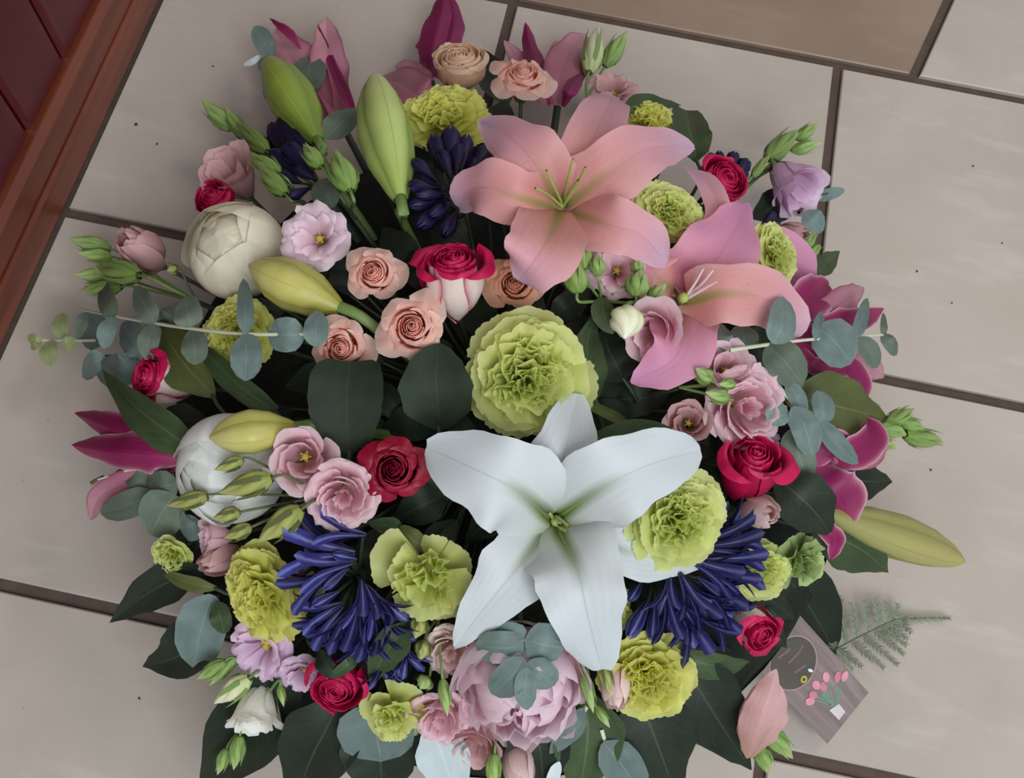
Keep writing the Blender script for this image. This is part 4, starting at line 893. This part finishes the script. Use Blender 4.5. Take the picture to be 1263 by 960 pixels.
eucalyptus('silvery white leaf at the bottom below the frilly pink lisianthus', [(528, 890, 0), (530, 905, .2), (534, 910, .2)], [([(528, 896, .2), (546, 932, .6), (562, 985, -.2)], 34, dict(prof='oval'))], 'eucalyptus_pale')
eucalyptus('blue-grey folded leaf at the bottom right of the pink peony', [(724, 872, .2), (712, 890, .4), (700, 905, .4)], [([(720, 874, .4), (706, 898, .8), (678, 930, 0)], 14, dict(prof='oval'))])
eucalyptus('grey-blue leaf at the bottom edge under the bright yellow carnation', [(742, 900, .2), (748, 920, .4), (752, 930, .4)], [([(744, 916, .6), (768, 945, .8), (790, 985, 0)], 26, {}), ([(690, 940, 0), (682, 960, .2), (676, 990, 0)], 8, dict(mat='eucalyptus_pale'))])
eucalyptus('small grey leaf left of the ragged lime carnation', [(500, 700, 1), (485, 692, 1.2), (475, 690, 1.2)], [([(496, 694, 1.6), (480, 690, 1.8), (462, 690, 1.4)], 9, dict(prof='oval'))])
eucalyptus('grey-green leaves at the cream ball bud', [(760, 360, 1), (748, 372, 1.2), (745, 380, 1.2)], [([(742, 366, 1.6), (744, 386, 1.9), (756, 412, 1.2)], 15, dict(prof='oval', mat='leaf_mid'))], 'eucalyptus_green', 'stem_dark')
eucalyptus('grey round leaves behind the two small pale buds at upper left', [(440, 270, -1), (420, 250, -.6), (400, 232, -.6)], [([(412, 256, .4), (402, 240, .6), (392, 222, .2)], 18, {}), ([(410, 280, .2), (396, 270, .4), (378, 262, 0)], 12, {})], 'eucalyptus_green', 'stem_dark')

# ------------------------------------------------------------------ leaves
leaf('serrated dark rose leaf covering the lower peach rose', [(432, 560, 1.2), (428, 520, 2.6), (428, 480, 3.2), (432, 446, 2.8)], 46, 'leaf_rose', ser=.06, prof='cut')
leaf('serrated dark rose leaf below the middle peach rose', [(542, 530, 1.2), (540, 500, 2.4), (538, 465, 3.2), (540, 424, 3.0)], 46, 'leaf_rose', ser=.06, prof='oval')
leaf('long dark green lily leaf pointing up left over the tiles', [(252, 565, 1.0), (210, 535, 2.6), (165, 500, 2.2), (126, 456, .8)], 24, 'leaf_mid', fold=.3)
leaf('bright green strap leaf crossing beneath the eucalyptus sprig', [(340, 508, .4), (300, 480, 1.4), (268, 450, 1.4), (246, 424, .8)], 15, 'leaf_mid', prof='strap')
leaf('broad olive leaf under the long eucalyptus sprig', [(265, 490, -.4), (235, 458, .8), (210, 425, .8), (192, 395, 0)], 30, 'leaf_olive')
leaf('broad olive green leaf under the right eucalyptus', [(968, 492, .2), (1010, 496, 1.2), (1050, 506, 1.0), (1094, 516, 0)], 40, 'leaf_olive', ser=.04)
leaf('dark leaf under the upper edge of the white lily', [(716, 572, 2), (750, 548, 3), (800, 536, 3), (846, 548, 2.2)], 22, 'leaf_mid', prof='strap')
leaf('dark green leaf right of the large lime carnation', [(735, 495, .6), (728, 460, 1.6), (724, 425, 1.6), (734, 388, .8)], 22, 'leaf_mid', ser=.03)
leaf('olive twig leaf above the white lily', [(720, 496, .6), (745, 508, 1), (765, 518, 1), (782, 530, .6)], 7, 'leaf_olive', prof='strap')
leaf('dark leaf tip pointing right behind the salmon lily', [(762, 142, .6), (785, 130, 1.4), (810, 128, 1.4), (840, 130, .8)], 13, 'leaf_mid')
leaf('squared green leaf at the upper right of the salmon lily', [(858, 200, 0), (856, 180, .8), (850, 160, 1.0), (846, 136, .4)], 24, 'leaf_mid', prof='cut')
leaf('small green leaf over the tile joint on the right', [(1000, 345, -.4), (1014, 330, .2), (1024, 320, .2), (1036, 310, -.2)], 13, 'leaf_mid', ser=.06)
leaf('dark leaf behind the deep magenta lily on the right', [(1005, 590, -1), (1040, 590, -.4), (1070, 594, -.4), (1100, 594, -1)], 28, 'leaf_dark')
leaf('dark shaded leaf right of the blush bud', [(956, 588, 1.0), (985, 612, 2.2), (1007, 634, 2.0), (1024, 660, .8)], 36, 'leaf_dark')
leaf('serrated green leaf below the long pale bud', [(1000, 655, -1), (1035, 665, -.4), (1065, 680, -.5), (1096, 706, -1.2)], 36, 'leaf_mid', ser=.05)
leaf('large dark leaf beside the card and fern', [(950, 690, -3), (985, 730, -7.5), (1010, 768, -9.5), (1032, 808, -10.5)], 40, 'leaf_dark', ser=.03)
leaf('dark leaf lying left of the card', [(850, 800, -3), (880, 812, -6), (905, 820, -9), (930, 826, -10.5)], 20, 'leaf_dark')
leaf('grey-green leaf between yellow carnation and card', [(830, 800, .4), (865, 818, 1), (895, 822, .8), (925, 816, .2)], 18, 'leaf_mid')
leaf('large glossy leaf at the bottom right with pale midrib', [(832, 800, -.4), (862, 850, .4), (890, 895, .2), (926, 950, -.8)], 46, 'leaf_dark', ser=.03)
leaf('broad dark leaf below the bright yellow carnation', [(785, 850, -1), (800, 890, -.2), (815, 930, -.2), (835, 985, -1)], 52, 'leaf_dark', ser=.03)
leaf('broad dark leaf at the bottom between peony and yellow carnation', [(720, 850, -1), (725, 895, -.2), (722, 935, -.2), (712, 990, -1)], 46, 'leaf_mid')
leaf('dark leaf under the peach bud at the bottom', [(660, 880, -1), (664, 910, -.4), (668, 940, -.4), (672, 985, -1)], 40, 'leaf_dark')
leaf('dark leaf at the bottom under the round grey leaf', [(470, 880, -1.2), (468, 920, -.6), (470, 950, -.6), (474, 1000, -1.2)], 48, 'leaf_dark')
leaf('huge dark leaf with pale midrib below the cerise rose', [(424, 858, -.8), (402, 900, 0), (382, 940, -.2), (360, 1000, -1.2)], 50, 'leaf_dark', ser=.03)
leaf('large dark leaf at the bottom left behind the white bud', [(372, 830, -1), (330, 872, -.4), (290, 920, -.5), (246, 990, -1.5)], 52, 'leaf_dark', ser=.03)
leaf('dark leaf pointing left across the tile joint', [(258, 700, -1), (215, 715, -.2), (178, 735, -.4), (136, 768, -1.6)], 26, 'leaf_dark', fold=.3)
leaf('olive leaf under the tiny lime carnation', [(270, 726, -.2), (245, 722, .5), (218, 714, .4), (188, 696, -.2)], 10, 'leaf_olive')
leaf('dark leaf below the oval grey leaf at left', [(262, 770, -1), (240, 790, -.4), (215, 812, -.5), (176, 822, -1.4)], 34, 'leaf_dark')
leaf('bright green leaf beside the cerise rose at the bottom', [(506, 768, 1.6), (488, 790, 2.6), (470, 815, 2.4), (456, 846, 1.4)], 22, 'leaf_mid')
leaf('dark leaf lying over the cerise rose at bottom left', [(392, 800, 1.6), (398, 815, 3.0), (410, 828, 3.2), (426, 834, 2.8)], 12, 'leaf_dark')
leaf('small dark leaf on top of the lower cerise rose', [(444, 806, 2.2), (432, 818, 3.2), (418, 828, 3.3), (402, 834, 3.0)], 8, 'leaf_mid')
leaf('dark brownish leaf between the two lower white petals', [(636, 745, .4), (650, 760, 1.2), (664, 768, 1.2), (682, 770, .6)], 26, 'leaf_dark')
leaf('dark wide leaf under the pink lisianthus in the middle right', [(770, 470, -.6), (760, 450, .2), (750, 430, .2), (745, 405, -.4)], 34, 'leaf_dark')
leaf('dark leaf in the gap left of the large lime carnation', [(575, 560, -1), (560, 540, 0), (545, 520, 0), (520, 500, -.6)], 30, 'leaf_dark')
leaf('grey dark leaf above the ragged lime carnation', [(500, 655, .8), (485, 650, 1.2), (470, 648, 1.2), (452, 644, .6)], 12, 'leaf_mid')
leaf('olive leaf edge on the lime carnation left of the white lily', [(530, 680, 1.6), (515, 670, 2.0), (505, 662, 2.0), (494, 650, 1.4)], 14, 'leaf_olive', prof='oval')

# ------------------------------------------------------------------ fern
fo = None
FP = [at_z(1012, 812, .012), at_z(1040, 796, .012), at_z(1075, 778, .010), at_z(1110, 764, .008), at_z(1172, 763, .006)]
fern = thing('fern_frond', 'feathery grey-green asparagus fern lying on the tiles beside the card', 'fern', FP[0])
part('stem', grid('stem', tube_rows(FP, .0007, .0005, 5, 20)), MAT['stem_olive'] if 'stem_olive' in MAT else MAT['stem_green'], fern, world=True)
def frond(A, B, nl, seed):
    rg = random.Random(seed); g = [tube_rows([A, A.lerp(B, .5), B], .0005, .0003, 4, 4)]
    d = (B-A); L = d.length; d.normalize(); s = d.cross(Vector((0, 0, 1))).normalized()
    n = int(L/.0009)
    for k in range(n):
        p = A.lerp(B, (k+.5)/n); w = nl*(1-.55*(k/n))
        for sg in (-1, 1):
            e = p+(s*sg*rg.uniform(.6, 1)+d*rg.uniform(.4, .9)+Vector((0, 0, rg.uniform(-.15, .5)))).normalized()*w
            q = Vector((0, 0, .0003))+d*.00045; g.append([[p-q, p+q], [e-q*.3, e+q*.3]])
    return joined('frondlet', g)
SPc = spline(FP, 40)
for k, (i, L, sd) in enumerate([(6, 44, 1), (8, 34, -1), (11, 46, 1), (13, 48, -1), (15, 44, 1), (17, 52, -1), (19, 40, 1), (21, 44, -1), (23, 34, 1), (24, 36, -1), (26, 28, 1), (27, 28, -1), (29, 20, 1), (30, 20, -1)]):
    A = SPc[i]; d = (SPc[i+1]-SPc[i-1]).normalized(); s = Vector((-d.y, d.x, 0))*sd
    B = A+(s*.9+d*.35).normalized()*L*M(A); B.z = max(.003, A.z+.002)
    part('frondlet', frond(A, B, .0062, k), MAT['fern_green'], fern, world=True)
part('frondlet', frond(SPc[28], SPc[40], .0058, 77), MAT['fern_green'], fern, world=True)
for k, (a, b) in enumerate([((1000, 735), (1036, 752)), ((1036, 752), (1044, 790)), ((1012, 712), (1040, 742)), ((1032, 802), (1052, 826)), ((1026, 806), (1036, 838))]):
    part('frondlet', frond(at_z(a[0], a[1], .02), at_z(b[0], b[1], .012), .0045, 90+k), MAT['fern_green'], fern, world=True)

# ------------------------------------------------------------------ florist card
c_t, c_r, c_b, c_l = at_z(978, 761, .072), at_z(1075, 848, .022), at_z(1025, 912, .016), at_z(923, 825, .066)
cc = (c_t+c_r+c_b+c_l)/4; ux = ((c_t-c_l)+(c_r-c_b)); cw = ux.length/2; ux.normalize(); uy = ((c_t-c_r)+(c_l-c_b)); ch = uy.length/2; uy = (uy-ux*uy.dot(ux)).normalized(); uz = ux.cross(uy)
if uz.z < 0: uz = -uz
cm = Matrix((ux, uy, uz)).transposed()
card = thing('florist_card', 'small grey-brown printed card with dark circle and pink tulips', 'card', cc, cm)
k = NT('card_print'); tc = k.add('ShaderNodeTexCoord').outputs['Object']
mp = k.add('ShaderNodeMapping'); mp.inputs['Scale'].default_value = (160, 14, 1); k.L(tc, mp.inputs[0]); n1 = k.noise(mp.outputs[0], 1.0, 4)
k.L(k.ramp(n1, [(.3, '#6e5f5d'), (.55, '#827270'), (.75, '#918280')]), k.b.inputs['Base Color']); k.b.inputs['Roughness'].default_value = .28
plain('card_circle', '#4a443c', '#575046', .3); plain('card_line', '#b09a94', '#a8928c', .4); plain('card_script', '#b0868a', '#a87a80', .4); plain('card_tulip', '#c77f92', '#d696a6', .4, 300)
plain('card_tulip_dark', '#b56a80', '#c47a90', .4, 300); plain('card_leaf', '#5f7a68', '#728c78', .4, 200); plain('card_gold', '#c2b040', '#b0a038', .4); plain('card_blue', '#b8d4ee', '#cfe2f2', .4); plain('card_wrap', '#c9c2c2', '#bab2b2', .4)
def cbox(hw, hh, t):
    V = [(x, y, z) for z in (-t, t) for x, y in ((-hw, -hh), (hw, -hh), (hw, hh), (-hw, hh))]
    F = [(3, 2, 1, 0), (4, 5, 6, 7)]+[(i, (i+1) % 4, 4+(i+1) % 4, 4+i) for i in range(4)]
    me = bpy.data.meshes.new('card_sheet'); me.from_pydata(V, [], F); return me
part('card_sheet', cbox(cw/2, ch/2, .0004), MAT['card_print'], card)
def cpt(px, py):                             # a place on the printed face
    d = ray(px, py); t = (cc-CO).dot(uz)/d.dot(uz); p = CO+d*t-cc; return Vector((p.dot(ux), p.dot(uy), 0))
def flat(name, pts, mat, z):
    me = bpy.data.meshes.new(name); me.from_pydata([(p[0], p[1], .0004+z) for p in pts], [], [tuple(range(len(pts)))])
    if me.polygons[0].normal.z < 0: me.flip_normals()
    part(name, me, MAT[mat], card)
def ell(c, a, b, ang, n=20): return [Vector((c.x+a*math.cos(t*6.2832/n)*math.cos(ang)-b*math.sin(t*6.2832/n)*math.sin(ang), c.y+a*math.cos(t*6.2832/n)*math.sin(ang)+b*math.sin(t*6.2832/n)*math.cos(ang), 0)) for t in range(n)]
def line(name, pts, w, mat, z=.0002, closed=False):
    rows = []; P = [Vector(p) for p in pts]
    for i, p in enumerate(P):
        t = (P[min(i+1, len(P)-1)]-P[max(i-1, 0)]).normalized(); s = Vector((-t.y, t.x, 0))*w
        rows.append([Vector((p.x-s.x, p.y-s.y, .0004+z)), Vector((p.x+s.x, p.y+s.y, .0004+z))])
    part(name, grid(name, [list(reversed(r)) for r in rows]), MAT[mat], card)
mm = M(cc); cen = cpt(978, 818); rad = 33*mm
flat('printed_circle', ell(cen, rad, rad, 0, 48), 'card_circle', .0001)
line('circle_outline', [Vector((cen.x+rad*1.03*math.cos(a*.1309), cen.y+rad*1.03*math.sin(a*.1309), 0)) for a in range(49)], .00028, 'card_line')
for (x0, y0, x1, y1, am, nw) in [(960, 812, 974, 800, 2.0, 5), (972, 818, 984, 806, 1.4, 6), (984, 806, 990, 796, .9, 3), (980, 830, 993, 820, 1.6, 5)]:
    a, b = cpt(x0, y0), cpt(x1, y1); n = Vector((-(b-a).y, (b-a).x, 0)).normalized()
    line('script_lettering', [a.lerp(b, q/40)+n*(am*mm*math.sin(q/40*nw*6.2832)*(.6+.4*math.sin(q*.7))) for q in range(41)], .00016, 'card_script')
line('gold_ring', [p for p in (lambda e: e+e[:1])(ell(cpt(991, 838), 3.6*mm, 3.6*mm, 0, 16))], .0006, 'card_gold')
flat('blue_mark', ell(cpt(999, 827), 4*mm, 2*mm, 1.9, 12), 'card_blue', .0003)
for x, y in ((1006, 843), (1014, 848), (1019, 835), (1032, 835), (1041, 834), (1002, 857), (998, 864)):
    line('tulip_stem', [cpt(x, y), cpt(x+(1024-x)*.5+1, y+(866-y)*.55), cpt(1026+(x-1015)*.15, 870)], .0007, 'card_leaf', .00015)
line('tulip_leaf', [cpt(1012, 856), cpt(1020, 862), cpt(1028, 870)], .0011, 'card_leaf', .0002); line('tulip_leaf', [cpt(1036, 850), cpt(1034, 860), cpt(1030, 870)], .0011, 'card_leaf', .0002)
for q, (x, y) in enumerate(((1006, 845), (1015, 847), (1018, 835), (1032, 835), (1041, 834), (1002, 857), (998, 865))):
    p = cpt(x, y); d = p-cpt(1028, 868); flat('tulip', ell(p, 7.0*mm, 5.0*mm, math.atan2(d.y, d.x), 14), 'card_tulip' if q % 2 == 0 else 'card_tulip_dark', .0004+q*.00004)
flat('bouquet_wrap', [cpt(1022, 876), cpt(1034, 868), cpt(1042, 878), cpt(1034, 888)], 'card_wrap', .0004)

# ------------------------------------------------------------------ specks of soil on the tiles
rg = random.Random(5); plain('soil', '#3c3228', '#4a3e32', .9)
for k, (x, y, s) in enumerate([(168, 154, 3), (194, 178, 2.4), (1131, 335, 2), (1174, 374, 1.6), (1111, 687, 2.4), (1121, 687, 3), (172, 862, 2.4), (1200, 205, 2), (263, 82, 2), (1236, 300, 1.6), (1148, 580, 2)]):
    p = at_z(x, y, .0); r = s*M(p)*.7
    rows = [[Vector((r*math.sin(a)*math.cos(b)*rg.uniform(.8, 1.3), r*math.sin(a)*math.sin(b)*rg.uniform(.7, 1.2), .5*r*(1-math.cos(a)))) for b in [q*1.0472 for q in range(6)]+[0]] for a in (.05, .9, 1.7, 2.5, 3.1)]
    me = grid('soil_crumb', rows, MAT['soil']); o = link(bpy.data.objects.new('soil_crumb', me)); o.location = p
    o['label'] = 'tiny dark crumb of soil on the pale floor tiles'; o['category'] = 'crumb'; o['group'] = 'soil crumbs on the floor'
